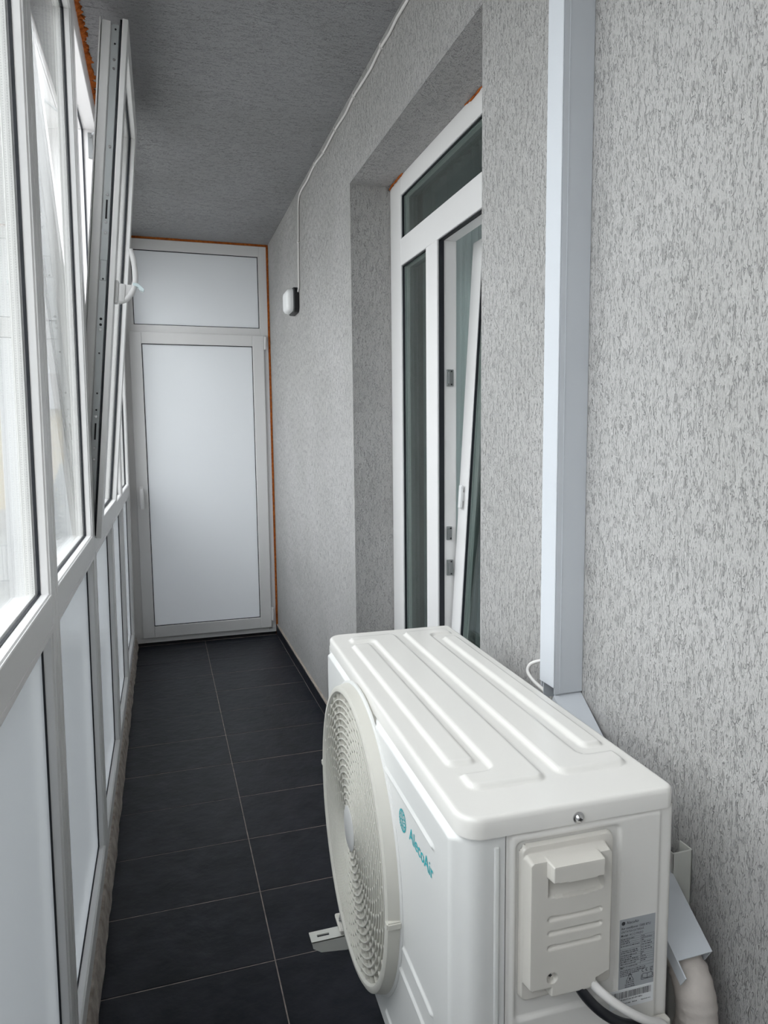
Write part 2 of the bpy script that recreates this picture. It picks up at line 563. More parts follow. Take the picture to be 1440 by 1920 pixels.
obj('glass_gasket', bm, GASK, sash)
glazing(sash, rr)
bm = NB()   # black edge seal behind the flange
sweep_rect(bm, (0.009, SW - 0.009, 0.006, SH - 0.001), [(0, -0.0225), (0.009, -0.0225), (0.009, -0.0155), (0, -0.0155)], winfn)
obj('edge_seal', bm, GASK, sash)
bm = NB()   # metal lock rail in the edge groove
box(bm, -0.044, -0.0245, 0.0125, 0.0175, 0.012, SH - 0.016)
box(bm, -0.044, -0.0245, SW - 0.0175, SW - 0.0125, 0.012, SH - 0.016)
rail = obj('lock_rail', bm, METAL, sash)
# rail details as one part: holes, screws, slots
bm = NB()
def hole(z, r=0.0028, x=-0.034): prism(bm, [(x + r * math.cos(q * math.pi / 5), z + r * math.sin(q * math.pi / 5)) for q in range(10)], lambda a, b, h: (a, h, b), 0.0118, 0.0126)
for z in (SH - 0.03, SH - 0.07, 1.16, 0.78, 0.56, 0.44, 0.39): hole(z)
for z0, z1 in ((0.955, 1.01), (0.30, 0.35)): box(bm, -0.0365, -0.0315, 0.0118, 0.0126, z0, z1)
for z in (0.645, 0.662): hole(z, 0.004)
obj('rail_holes', bm, DARKH, sash)
for z in (SH - 0.115, SH - 0.14, SH - 0.36, 1.025, 0.945, 0.915, 0.63, 0.37, 0.275, 0.24):
    bm = NB(); prism(bm, [(-0.034 + 0.0042 * math.cos(q * math.pi / 6), z + 0.0042 * math.sin(q * math.pi / 6)) for q in range(12)], lambda a, b, h: (a, h, b), 0.0105, 0.013, 0.0005)
    obj('screw', bm, STEEL, sash)
bm = NB(); sweep_rect(bm, (-0.043, -0.0255, 0.775, 0.835), [(0, 0.0120), (0.0008, 0.0120), (0.0008, 0.0128), (0, 0.0128)], lambda a, b, h: (a, h, b))
obj('gearbox_outline', bm, DARKH, sash)
# handle: base plate, fin and bowed grip
bm = NB(); box(bm, 0.0, 0.010, 0.012, 0.042, 0.715, 0.783, 0.003, 2)
box(bm, 0.009, 0.030, 0.016, 0.038, 0.722, 0.776, 0.005, 2)
gp = curve_pts([(0.012, 0.027, 0.722), (0.036, 0.027, 0.735), (0.052, 0.027, 0.765), (0.056, 0.027, 0.80), (0.048, 0.027, 0.85), (0.037, 0.027, 0.882)], 8)
tube(bm, gp, 0.008, 12, rfn=lambda i: 0.009 - 0.0015 * i / len(gp))
prism(bm, [(0.028, 0.724), (0.046, 0.745), (0.053, 0.776), (0.028, 0.776)], lambda a, b, h: (a, h, b), 0.022, 0.032, 0.001)
obj('handle', bm, PVC, sash, smooth=0.6)
bm = NB()
pts = [(0.050, 0.775), (0.066, 0.772), (0.070, 0.764), (0.082, 0.760), (0.083, 0.768), (0.074, 0.776), (0.064, 0.783), (0.050, 0.783)]
prism(bm, pts, lambda a, b, h: (a, h, b), 0.018, 0.036, 0.0006)
obj('clear_clip', bm, CLEAR, sash)
# stay arm between frame head and sash, plus striker plates on the far jamb
L5 = CY[5] - CY[4]
bm = NB()
tube(bm, [(-0.012, L5 - JW - 0.012, ZT - 0.018), (0.055, L5 - JW - 0.16, ZT - 0.022), (0.108, L5 - JW - 0.30, ZT - 0.026)], 0.0045, 8)
obj('stay_arm', bm, METAL, win)
for z0, z1, x0 in ((ZT - 0.105, ZT - 0.012, -0.030), (ZT - 0.30, ZT - 0.22, -0.024)):
    bm = NB(); box(bm, x0, x0 + 0.018, L5 - JW - 0.008, L5 - JW, z0, z1, 0.001)
    prism(bm, [(x0 + 0.009 + 0.005 * math.cos(q * math.pi / 5), z1 - 0.014 + 0.006 * math.sin(q * math.pi / 5)) for q in range(10)], lambda a, b, h: (a, h, b), L5 - JW - 0.013, L5 - JW - 0.007)
    obj('striker_plate', bm, METALD, win)
bm = NB(); sweep_rect(bm, (JW, L5 - JW, ZM1, ZT), [(0, -0.052), (0.006, -0.052), (0.006, -0.046), (0, -0.046)], winfn)
obj('frame_seal', bm, GASK, win)
# corner hinge at the near foot
bm = NB(); box(bm, -0.045, -0.01, JW + 0.002, JW + 0.012, ZM1 + 0.002, ZM1 + 0.05, 0.001)
obj('corner_hinge', bm, METAL, win)

# ------------------------------------------------------------------ end wall: frame, transom panel, door leaf
def fe(a, b, h): return (a, YE - h, b)      # a=x, b=z, h towards the camera
bm = NB()
X0, X1 = -0.228, 0.723
LX0, LX1, LZ0, LZ1 = -0.166, 0.690, 0.0585, 2.069     # door leaf
PX0, PX1, PZ0, PZ1 = -0.134, 0.667, 2.117, 2.585      # transom panel
box(bm, X0, LX0 + 0.015, YE - 0.0, YE + 0.07, 0.022, 2.652, 0.0015)
box(bm, LX1 - 0.015, X1, YE, YE + 0.07, 0.022, 2.652, 0.0015)
box(bm, LX0 + 0.015, LX1 - 0.015, YE, YE + 0.07, 0.022, 0.072, 0.0015)
box(bm, LX0 + 0.015, LX1 - 0.015, YE, YE + 0.07, 2.052, PZ0, 0.0015)
box(bm, LX0 + 0.015, LX1 - 0.015, YE, YE + 0.07, PZ1, 2.652, 0.0015)
box(bm, LX0 + 0.0151, PX0, YE, YE + 0.07, PZ0, PZ1, 0.001)
box(bm, PX1, LX1 - 0.0151, YE, YE + 0.07, PZ0, PZ1, 0.001)
d1 = tag(obj('door_1', bm, PVC), kind='structure')
bm = NB(); sweep_rect(bm, (PX0, PX1, PZ0, PZ1), [(-0.001, -0.013), (0.0045, -0.013), (0.0045, -0.006), (-0.001, -0.006)], fe)
obj('panel_gasket', bm, GASK, d1)
bm = NB(); box(bm, PX0 - 0.002, PX1 + 0.002, YE + 0.012, YE + 0.016, PZ0 - 0.002, PZ1 + 0.002)
bmesh.ops.delete(bm, geom=[f for f in bm.faces if f.calc_center_median().y > YE + 0.013], context='FACES')
obj('transom_panel', bm, DPANEL, d1)
leaf_bm = NB()
GX0, GX1, GZ0, GZ1 = -0.093, 0.614, 0.135, 1.996
hl = 0.017
for q in ((LX0, GX0, LZ0, LZ1), (GX1, LX1, LZ0, LZ1), (GX0, GX1, LZ0, GZ0), (GX0, GX1, GZ1, LZ1)):
    box(leaf_bm, q[0], q[1], YE - hl, YE - 0.0005, q[2], q[3], 0.003, 2)
leaf = obj('door_leaf', leaf_bm, PVC, d1)
bm = NB(); box(bm, GX0 - 0.002, GX1 + 0.002, YE - hl + 0.012, YE + 0.012, GZ0 - 0.002, GZ1 + 0.002)
bmesh.ops.delete(bm, geom=[f for f in bm.faces if f.calc_center_median().y > YE - hl + 0.013], context='FACES')
obj('door_panel', bm, DPANEL, leaf)
bm = NB(); sweep_rect(bm, (GX0, GX1, GZ0, GZ1), [(-0.001, hl - 0.014), (0.0045, hl - 0.014), (0.0045, hl - 0.007), (-0.001, hl - 0.007)], fe)
obj('panel_gasket', bm, GASK, leaf)
bm = NB()
box(bm, -0.146, -0.120, YE - hl - 0.009, YE - hl, 1.005, 1.075, 0.004, 2)
box(bm, -0.142, -0.124, YE - hl - 0.048, YE - hl - 0.006, 1.040, 1.060, 0.004, 2)
box(bm, -0.146, -0.120, YE - hl - 0.060, YE - hl - 0.036, 0.930, 1.068, 0.008, 3)
obj('handle', bm, PVC, leaf, smooth=0.5)
for z0, z1 in ((1.975, 2.066), (0.105, 0.20)):
    bm = NB(); box(bm, LX1 + 0.001, LX1 + 0.018, YE - hl - 0.004, YE, z0, z1, 0.004, 2)
    obj('hinge_cover', bm, PVC, leaf)

# orange foam seams
def foam_strip(name, pts, wa, wb, label, seed, amp=0.5, n=10):
    """irregular bead along pts (list of Vector)"""
    bm = NB()
    rings = []
    N = len(pts)
    for i, p in enumerate(pts):
        p = Vector(p)
        t = (Vector(pts[min(i + 1, N - 1)]) - Vector(pts[max(i - 1, 0)])).normalized()
        rr_ = []
        a = Vector(wa); b = Vector(wb)
        for k in range(n):
            th = 2 * math.pi * k / n
            q = p + a * math.cos(th) + b * math.sin(th)
            f = 1 + amp * noise.noise(q * 70 + Vector((seed, 0, 0))) + 0.6 * amp * noise.noise(q * 190)
            rr_.append(bm.verts.new(p + (a * math.cos(th) + b * math.sin(th)) * f))
        rings.append(rr_)
    for i in range(N - 1):
        for k in range(n):
            bm.faces.new((rings[i][k], rings[i][(k + 1) % n], rings[i + 1][(k + 1) % n], rings[i + 1][k]))
    bm.faces.new(rings[0][::-1]); bm.faces.new(rings[-1])
    return tag(obj(name, bm, FOAM, smooth=1.2), label, 'sealant foam')
def seg(a, b, step):
    a, b = Vector(a), Vector(b)
    m = max(2, int((b - a).length / step))
    return [a.lerp(b, i / m) for i in range(m + 1)]
foam_strip('sealing_foam', seg((-0.190, YB, H - 0.001), (-0.190, YE, H - 0.001), 0.006), (0.017, 0, 0), (0, 0, 0.011),
           'ragged orange expanding foam between the left window heads and the ceiling', 1, 1.0)
foam_strip('sealing_foam', seg((-0.19, YE + 0.008, H - 0.002), (XR - 0.01, YE + 0.008, H - 0.002), 0.01), (0, 0.012, 0), (0, 0, 0.011),
           'thin orange foam seam above the frame of the white end door', 2, 0.35)
foam_strip('sealing_foam', seg((XR - 0.004, YE + 0.008, H), (XR - 0.004, YE + 0.008, 0.07), 0.01), (0.0105, 0, 0), (0, 0.012, 0),
           'upright orange foam seam down the right of the end door frame', 3, 0.35)
bm = NB(); box(bm, X1 - 0.002, XR, YE + 0.012, YE + 0.06, -0.01, H); box(bm, X0, XR, YE + 0.012, YE + 0.06, 2.64, H + .01)
box(bm, X0 - 0.06, X0 + 0.005, YE + 0.01, YE + 0.06, 0, H + .01)
tag(obj('trim_4', bm, FOAM), kind='structure')
bm = NB(); box(bm, X0, XR, YE + 0.012, YE + 0.06, -0.01, 0.024)  # dark strip standing in for the shadow under the end door frame
tag(obj('shadow_strip', bm, DARKH), kind='structure')
foam_strip('sealing_foam', [Vector(p) for p in curve_pts([(XF - 0.002, 2.735, 2.347), (XF - 0.003, 2.70, 2.352), (XF - 0.004, 2.64, 2.352), (XF - 0.002, 2.58, 2.357)], 8)],
           (0.003, 0, 0), (0, 0, 0.0035), 'small smear of orange foam at the top corner of the balcony door frame', 4, 0.9)
foam_strip('sealing_foam', [Vector(p) for p in curve_pts([(XF - 0.001, 2.02, 2.358), (XF - 0.002, 1.96, 2.352), (XF - 0.001, 1.90, 2.357)], 8)],
           (0.002, 0, 0), (0, 0, 0.003), 'short smear of orange foam above the balcony door, nearer the trunking', 5, 0.9)

# ------------------------------------------------------------------ balcony door unit in the recess (door_2)
def fr_(a, b, h): return (XF - h, a, b)        # a=y, b=z, h towards the balcony (-x)
bm = NB()
DZ0 = 0.03
FD = 0.07
G1 = (1.645, 2.614, 2.130, 2.288)      # top light
G2 = (2.350, 2.614, 0.13, 2.030)       # fixed side light
OP = (1.64, 2.245, 0.09, 2.032)        # opening
def fbox(y0, y1, z0, z1, x0=XF, x1=XF + FD, bv=0.0015): box(bm, x0, x1, y0, y1, z0, z1, bv)
fbox(2.614, OY1, DZ0, OZ)
fbox(OY0, 1.64, DZ0, OZ)
fbox(1.64, 2.614, 2.288, OZ)
fbox(1.64, 2.614, 2.031, 2.130)
fbox(2.245, 2.350, DZ0, 2.031)
fbox(2.350, 2.614, DZ0, 0.13)
fbox(1.64, 2.245, DZ0, 0.09)
d2 = tag(obj('door_2', bm, PVC), kind='structure')
bm = NB()
for G in (G1, G2):
    sweep_rect(bm, G, [(-0.001, -0.014), (0.003, -0.014), (0.003, -0.006), (-0.001, -0.006)], fr_)
obj('glass_gasket', bm, GASK, d2)
for G in (G1, G2): glazing(d2, G, -0.014, fr_, GLASS2)
bm = NB(); sweep_rect(bm, OP, [(-0.001, -0.024), (0.003, -0.024), (0.003, -0.006), (-0.001, -0.006)], fr_)
obj('frame_seal', bm, GASK, d2)
for z0, z1, w_ in ((1.552, 1.608, 0.024), (1.025, 1.072, 0.018), (0.90, 0.955, 0.022)):
    bm = NB()
    box(bm, XF + 0.033, XF + 0.033 + w_, 2.238, 2.246, z0, z1, 0.001)
    box(bm, XF + 0.036, XF + 0.044, 2.232, 2.240, z0 + 0.008, z1 - 0.008, 0.001)
    k = obj('striker_plate', bm, METALD, d2)
    for zz in (z0 + 0.006, z1 - 0.006):
        bm = NB(); prism(bm, [(XF + 0.037 + w_ * 0.5 + 0.003 * math.cos(q * math.pi / 4), zz + 0.003 * math.sin(q * math.pi / 4)) for q in range(8)], lambda a, b, h: (a, h, b), 2.2365, 2.2385)
        obj('screw', bm, DARKH, k)
# tilted sash: leaning into the room at the top
DW, DH = OP[1] - OP[0] - 0.016, 1.935
bm = NB()
sf = 0.072
for q in ((0, sf, 0, DH), (DW - sf, DW, 0, DH), (sf, DW - sf, 0, sf + 0.02), (sf, DW - sf, DH - sf, DH)):
    box(bm, 0.0, 0.062, q[0], q[1], q[2], q[3], 0.002)
ds = obj('tilted_leaf', bm, PVC, d2, (XF + 0.010, OP[0] + 0.008, 0.095))
ds.rotation_euler = (0, 0.0605, 0)
def fs_(a, b, h): return (-h, a, b)
gr_ = (sf, DW - sf, sf + 0.02, DH - sf)
bm = NB(); sweep_rect(bm, gr_, [(-0.001, -0.012), (0.003, -0.012), (0.003, -0.004), (-0.001, -0.004)], fs_)
obj('glass_gasket', bm, GASK, ds)
glazing(ds, gr_, -0.012, fs_, GLASS2)
bm = NB(); box(bm, -0.016, -0.006, DW - 0.052, DW - 0.030, 1.045, 1.125, 0.004, 2); box(bm, -0.007, 0.001, DW - 0.046, DW - 0.036, 1.07, 1.10)
obj('handle', bm, DIFF, ds)

# room behind the balcony door
def struct(name, args, m):
    bm = NB()
    for a in args: box(bm, *a)
    return tag(obj(name, bm, m), kind='structure')
struct('floor_interior', [(XR + T, 3.6, 0.0, 4.0, -0.1, 0.0)], mat('oak_floor', (0.30, 0.20, 0.12), 0.5))
struct('ceiling_interior', [(XR + T, 3.6, 0.0, 4.0, 2.55, 2.65)], ROOM)
struct('wall_interior', [(3.6, 3.7, 0.0, 4.0, 0, 0.5), (3.6, 3.7, 0.0, 4.0, 2.4, 2.55), (3.6, 3.7, 0.0, 0.4, 0.5, 2.4), (3.6, 3.7, 3.7, 4.0, 0.5, 2.4), (XR + T, 3.6, -0.1, 0.0, 0, 2.55), (XR + T, 3.6, 4.0, 4.1, 0, 0.8), (XR + T, 3.6, 4.0, 4.1, 2.3, 2.55), (XR + T, 1.5, 4.0, 4.1, 0.8, 2.3), (3.3, 3.6, 4.0, 4.1, 0.8, 2.3)], ROOM)  # unseen window openings added on two sides to light the curtain
def curtain(y0, y1, x, z0, z1, m, label, amp=0.022, per=0.075, name='curtain'):
    bm = NB()
    N = int((y1 - y0) / 0.006)
    cols = []
    for i in range(N + 1):
        y = y0 + (y1 - y0) * i / N
        ph = 2 * math.pi * y / per + 1.6 * noise.noise(Vector((y * 5, 1, 0)))
        row = []
        for k in range(9):
            z = z0 + (z1 - z0) * k / 8
            s_ = 1.0 - 0.35 * k / 8
            row.append(bm.verts.new((x + amp * s_ * math.sin(ph + 0.25 * k * noise.noise(Vector((y * 3, 0, k * .2)))) + 0.006 * math.sin(ph * 2.3), y, z)))
        cols.append(row)
    for i in range(N):
        for k in range(8): bm.faces.new((cols[i][k], cols[i + 1][k], cols[i + 1][k + 1], cols[i][k + 1]))
    o = obj(name, bm, m, smooth=2.0)
    md = o.modifiers.new('thickness', 'SOLIDIFY'); md.thickness = 0.002
    rod = NB(); tube(rod, [(x, y0 - 0.04, z1 + 0.012), (x, y1 + 0.04, z1 + 0.012)], 0.012, 12)
    obj('curtain_rod', rod, METAL, o)
    return tag(o, label, 'curtain')
curtain(1.30, 3.10, 1.13, 0.03, 2.42, CURT, 'long pale pleated curtain hanging behind the balcony door glass')

# ------------------------------------------------------------------ vertical trunking
tr = empty('cable_trunking', (XR, 1.11, 0.905))
tag(tr, 'tall white square trunking running up the right wall above the outdoor unit', 'trunking')
W_, D_ = 0.050, 0.062
bm = NB(); box(bm, -0.018, 0.0, 0.004, W_ - 0.004, -0.012, 2.60 - 0.905, 0.0005)
box(bm, -D_ + 0.006, -0.016, 0.0035, 0.0055, -0.012, 0.05); box(bm, -D_ + 0.006, -0.016, W_ - 0.0055, W_ - 0.0035, -0.022, 0.05)
obj('trunking_base', bm, TRUNK, tr)
bm = NB()
box(bm, -D_, -D_ + 0.0025, 0, W_, 0.012, 2.60 - 0.905, 0.001)
box(bm, -D_ + 0.0025, -0.0005, 0, 0.0025, 0.0, 2.60 - 0.905, 0.0004)
box(bm, -D_ + 0.0025, -0.0005, W_ - 0.0025, W_, 0.0, 2.60 - 0.905, 0.0004)
obj('trunking_cover', bm, TRUNK, tr)
bm = NB(); box(bm, -D_ + 0.013, -D_ + 0.0145, -0.0006, 0.0004, 0.0, 2.60 - 0.905)
obj('cover_lip', bm, TRUNK, tr)

# diagonal trunking behind the unit
tr2 = empty('cable_trunking', (0.692, 0.7208, 0.6764))
tag(tr2, 'short white trunking running slanted down the wall behind the outdoor unit', 'trunking')
dx_, dy, dz = 0.0440, 0.3921, 0.2226
ln = math.hypot(dy, dz); ty, tz = dy / ln, dz / ln       # upwards direction
py, pz = tz, -ty                                          # perpendicular, downwards/far side
WD, DT = 0.050, 0.057
def slab(bm, s0, s1, p0, p1, h0, h1):
    fn = lambda a, b, h: (-h + dx_ * a / ln, ty * a + py * b, tz * a + pz * b)
    vs = [bm.verts.new(fn(a, b, h)) for a in (s0, s1) for b in (p0, p1) for h in (h0, h1)]
    for f in [(0, 1, 3, 2), (4, 6, 7, 5), (0, 4, 5, 1), (2, 3, 7, 6), (0, 2, 6, 4), (1, 5, 7, 3)]: bm.faces.new([vs[i] for i in f])
bm = NB()
slab(bm, 0.0, 0.452, 0.0, WD, 0.0005, 0.0025)
slab(bm, 0.0, 0.452, WD - 0.002, WD, 0.0025, 0.020)
obj('trunking_base', bm, TRUNK, tr2)
bm = NB(); slab(bm, 0.0, 0.452, -0.0025, 0.0, 0.0005, DT); slab(bm, -0.022, 0.452, -0.0025, 0.016, DT, DT + 0.002)
slab(bm, 0.43, 0.452, 0.0, WD, 0.002, DT)
obj('trunking_cover', bm, TRUNK, tr2)

# wrapped pipe bundle leaving the slanted trunking
bm = NB()
cp = curve_pts([(0.672, 0.805, 0.693), (0.668, 0.770, 0.672), (0.666, 0.738, 0.650), (0.664, 0.7180, 0.622), (0.665, 0.7160, 0.585), (0.670, 0.735, 0.530), (0.680, 0.775, 0.470), (0.69, 0.81, 0.42)], 12)
def prf(i):
    base = 0.0215 + 0.0050 * sm(i, 16, 28)
    return base + 0.0006 * math.sin(i * 1.3) + 0.0010 * noise.noise(Vector((i * 0.45, 0, 0)))
tube(bm, cp, 0.026, 40, rfn=prf)
o = tag(obj('wrapped_pipe', bm, TAPE, smooth=1.5), 'thick pipe bundle wrapped in beige cloth tape bending out of the slanted trunking', 'pipe')
bm = NB(); tube(bm, curve_pts([(0.628, 0.835, 0.705), (0.628, 0.785, 0.660), (0.628, 0.762, 0.600), (0.628, 0.772, 0.53), (0.632, 0.80, 0.45)], 8), 0.012, 16)
tag(obj('drain_hose', bm, mat('dark_foam_sleeve', (0.10, 0.11, 0.11), 0.8), smooth=1.0), 'dark grey insulated pipe in the shade between outdoor unit and wall', 'pipe')

# ------------------------------------------------------------------ wall brackets
def bracket(ya, label, name='wall_bracket'):
    r_ = empty(name, (XR, ya, 0.25)); tag(r_, label, 'bracket', None)
    bm = NB()
    box(bm, -0.036, 0.0, 0.0, 0.0025, 0.0, 0.513, 0.0008)
    box(bm, -0.0025, 0.0, 0.0, 0.026, 0.0, 0.513, 0.0005)
    box(bm, -0.036, -0.0335, 0.0, 0.010, 0.0, 0.513, 0.0005)
    obj('rail', bm, BRACK, r_)
    bm = NB()
    prism(bm, [(-0.491, 0.130), (-0.046, 0.130), (-0.046, 0.085), (-0.42, 0.098), (-0.472, 0.105), (-0.488, 0.116)], lambda a, b, h: (a, h, b), 0.0, 0.002)
    # slotted top plate
    def topplate(x0, x1):
        box(bm, x0, x1, 0.0, 0.0115, 0.128, 0.1305); box(bm, x0, x1, 0.0185, 0.030, 0.128, 0.1305)
    topplate(-0.491, -0.046)
    for x0, x1 in ((-0.491, -0.477), (-0.452, -0.30), (-0.27, -0.16), (-0.13, -0.046)): box(bm, x0, x1, 0.0115, 0.0185, 0.128, 0.1305)
    obj('arm', bm, BRACK, r_)
    return r_
bracket(0.813, 'white steel wall bracket rail behind the near end of the outdoor unit')
bracket(1.292, 'white slotted bracket arm poking out under the fan of the outdoor unit')

# ------------------------------------------------------------------ outdoor unit
AZ = 0.394
ac = empty('air_conditioner', (0.3144, 0.705, AZ), (0, 0, -0.0327))
tag(ac, 'cream outdoor air conditioner unit with round fan grille hung on the right wall', 'air conditioner')
L_, WA, HA, CAPH = 0.798, 0.286, 0.550, 0.0255
# local x = width v (0 at front grille side), y = length u (0 near the camera), z up
bm = NB(); box(bm, 0.012, WA - 0.012, 0.006, L_ - 0.004, 0.004, HA - 0.02)
bmesh.ops.delete(bm, geom=[f for f in bm.faces if f.normal.x < -0.5 or f.calc_center_median().x < 0.02], context='FACES')
obj('casing', bm, CREAM, ac)
bm = NB(); box(bm, 0.0, WA, 0.0, L_, 0.0, 0.004, 0.001)
obj('base_pan', bm, CREAM, ac)
HP = HA - CAPH + 0.002

def grid(us, vs, fn):
    bm = NB()
    g = [[bm.verts.new(fn(u, v)) for v in vs] for u in us]
    fs = []
    for i in range(len(us) - 1):
        for j in range(len(vs) - 1):
            fs.append(bm.faces.new((g[i][j], g[i + 1][j], g[i + 1][j + 1], g[i][j + 1])))
    return bm, g, fs
def lin(a, b, step):
    m = max(1, int(round((b - a) / step)))
    return [a + (b - a) * i / m for i in range(m + 1)]

# front panel: stamped sheet with fan opening, wrapping round the near corner
FC, FZ = 0.478, 0.672 - AZ
def fronth(u, z):
    h = 0.009 * plateau(u, z, (0.018, 0.775, 0.012, 0.912 - AZ), 0.012, 0.007)
    def ridge(u0, u1, zc): 
        return 0.0032 * plateau(u, z, (u0, u1, zc - 0.0026, zc + 0.0026), 0.0025, 0.003)
    h += ridge(0.080, 0.31, 0.866 - AZ) + ridge(0.086, 0.215, 0.629 - AZ) + ridge(0.086, 0.23, 0.5845 - AZ) + ridge(0.086, 0.315, 0.442 - AZ)
    return h
rc = 0.028
us = lin(rc, L_, 0.004)
zs = lin(0.002, HP, 0.0022)
bm, g, fs = grid(us, zs, lambda u, z: (-fronth(u, z), u, z))
kill = [f for f in fs if math.hypot(f.calc_center_median().y - FC, f.calc_center_median().z - FZ) < 0.247]
bmesh.ops.delete(bm, geom=kill, context='FACES')
edge0 = sorted([v for v in bm.verts if abs(v.co.y - rc) < 1e-6], key=lambda v: v.co.z)
prev = edge0
for k in range(1, 11):
    if k <= 8:
        a = math.pi / 2 * k / 8
        px, pu = rc - rc * math.cos(a), rc - rc * math.sin(a)
    else:
        px, pu = (rc, 0.052)[k - 9] if k == 10 else rc + 0.008, 0.0
        px = 0.036 if k == 9 else 0.0520
    # the proud field starts at the corner itself
    cur = [bm.verts.new((px - fronth(rc, v.co.z) * max(0, 1 - k / 2.5), pu, v.co.z)) for v in edge0]
    for i in range(len(cur) - 1): bm.faces.new((prev[i], prev[i + 1], cur[i + 1], cur[i]))
    prev = cur
lip = [bm.verts.new((0.0520, 0.004, v.co.z)) for v in edge0]
for i in range(len(lip) - 1): bm.faces.new((prev[i], prev[i + 1], lip[i + 1], lip[i]))
fp = obj('front_panel', bm, CREAMF, ac, smooth=1.2)
bm = NB(); box(bm, 0.0375, 0.0445, -0.0022, 0.001, 0.03, 0.905 - AZ, 0.0019, 3)
obj('corner_rib', bm, CREAMF, ac, smooth=0.8)

# side panel (towards the camera): stamped field, recess for the terminal cover
def sideh(v, z):
    zz = z + AZ
    h = 0.0025 * plateau(v, z, (0.060, 0.2645, 0.02, 0.9145 - AZ), 0.004, 0.005)
    h -= 0.0035 * plateau(v, z, (0.0655, 0.206, 0.678 - AZ, 0.9065 - AZ), 0.008, 0.004)
    return h
vs_ = lin(0.0535, WA - 0.008, 0.0018)
zs = lin(0.002, HP, 0.0022)
bm, g, fs = grid(vs_, zs, lambda v, z: (v, -sideh(v, z), z))
for row, off in ((g[0], -1), (g[-1], 1)):
    if off < 0:
        steps = [(0.0, 0.005)]
    else:
        steps = [(0.008 * math.sin(a), 0.008 - 0.008 * math.cos(a)) for a in (0.4, 0.8, 1.2, math.pi / 2)]
    prev = row
    for sx, sy_ in steps:
        lip = [bm.verts.new((v.co.x + sx, sy_, v.co.z)) for v in row]
        for i in range(len(lip) - 1): bm.faces.new((prev[i], prev[i + 1], lip[i + 1], lip[i]))
        prev = lip
lastx = [v for v in lip]
bk = [bm.verts.new((WA, 0.10, v.co.z)) for v in lastx]
for i in range(len(bk) - 1): bm.faces.new((lastx[i], lastx[i + 1], bk[i + 1], bk[i]))
obj('side_panel', bm, CREAM, ac, smooth=1.2)
bm = NB(); box(bm, WA - 0.002, WA + 0.001, 0.10, L_, 0.004, HP)
coil = obj('rear_guard', bm, CREAMP, ac)
bm = NB(); box(bm, 0.0, WA, L_ - 0.004, L_ - 0.0005, 0.004, HP)
obj('end_panel', bm, CREAM, ac)

# top cap
Lc0, Lc1, Wc0, Wc1 = -0.0035, L_ + 0.003, -0.0035, WA - 0.0005
rk = 0.030
rk2 = 0.015      # rear corners are tighter
def nonuni(a, b, step, fine, n):
    s = [a + fine * i / n for i in range(n)]
    s += lin(a + fine, b - fine, step)
    s += [b - fine + fine * (i + 1) / n for i in range(n)]
    return s
ush = nonuni(0.0, 1.0, 0.0042, 0.014, 7)
vsh = nonuni(Wc0, Wc1, 0.0026, 0.032, 18)
LC, WC = Lc1 - Lc0, Wc1 - Wc0
def caph(u, v):
    sd = -sdrr(u, v, Lc0, Lc1, Wc0, Wc1, rk if v < 0.14 else rk2)
    r0 = 0.0065
    z = 0.0
    if sd < r0:
        z -= r0 - math.sqrt(max(0.0, r0 * r0 - (r0 - max(sd, 0)) ** 2))
    so = 0.0072
    p2 = plateau(u, v, (0.062, 0.755, 0.036, 0.138), 0.014, so) * (1 - plateau(u, v, (0.100, 0.722, -0.05, 0.083), 0.014, so))
    r1 = plateau(u, v, (0.130, 0.700, 0.031, 0.068), 0.008, so)
    p3 = plateau(u, v, (0.068, 0.760, 0.162, 0.263), 0.014, so) * (1 - plateau(u, v, (0.104, 0.728, 0.2135, 0.32), 0.014, so))
    r4 = plateau(u, v, (0.130, 0.700, 0.234, 0.264), 0.008, so)
    z += 0.0052 * max(p2, r1, p3, r4)
    return z
def cappt(s, v):
    dv = min(v - Wc0, Wc1 - v)
    r_ = rk if v < 0.14 else rk2
    ins = r_ - math.sqrt(max(0.0, r_ * r_ - (r_ - dv) ** 2)) if dv < r_ else 0.0
    u = Lc0 + ins + (LC - 2 * ins) * s
    return u
bm, g, fs = grid(ush, vsh, lambda s, v: (v, cappt(s, v), HA + caph(cappt(s, v), v)))
loop = [g[i][0] for i in range(len(ush))] + [g[-1][j] for j in range(1, len(vsh))] + [g[i][-1] for i in range(len(ush) - 2, -1, -1)] + [g[0][j] for j in range(len(vsh) - 2, 0, -1)]
low = [bm.verts.new((v.co.x, v.co.y, HA - CAPH)) for v in loop]
ins_ = [bm.verts.new((WA / 2 + (v.co.x - WA / 2) * 0.97, L_ / 2 + (v.co.y - L_ / 2) * 0.99, HA - CAPH)) for v in loop]
m_ = len(loop)
for i in range(m_):
    j = (i + 1) % m_
    bm.faces.new((loop[i], loop[j], low[j], low[i]))
    bm.faces.new((low[i], low[j], ins_[j], ins_[i]))
obj('top_cover', bm, CREAM, ac, smooth=1.3)
# cap screw
def fsd(a, b, h): return (a, -h, b)
bm = NB()
cs = (0.146, 0.9265 - AZ)
lathe(bm, [(0.0001, 0.0095), (0.003, 0.0092), (0.0048, 0.0075), (0.0052, 0.0055), (0.0072, 0.005), (0.0072, 0.003), (0.0001, 0.003)], lambda a, b, h: fsd(cs[0] + a, cs[1] + b, h), 24, False)
sc_ = obj('screw', bm, STEEL, ac, smooth=0.8)
bm = NB(); box(bm, cs[0] - 0.0022, cs[0] + 0.0022, -0.0099, -0.009, cs[1] - 0.0005, cs[1] + 0.0005); box(bm, cs[0] - 0.0005, cs[0] + 0.0005, -0.0099, -0.009, cs[1] - 0.0022, cs[1] + 0.0022)
obj('screw_slot', bm, DARKH, sc_)

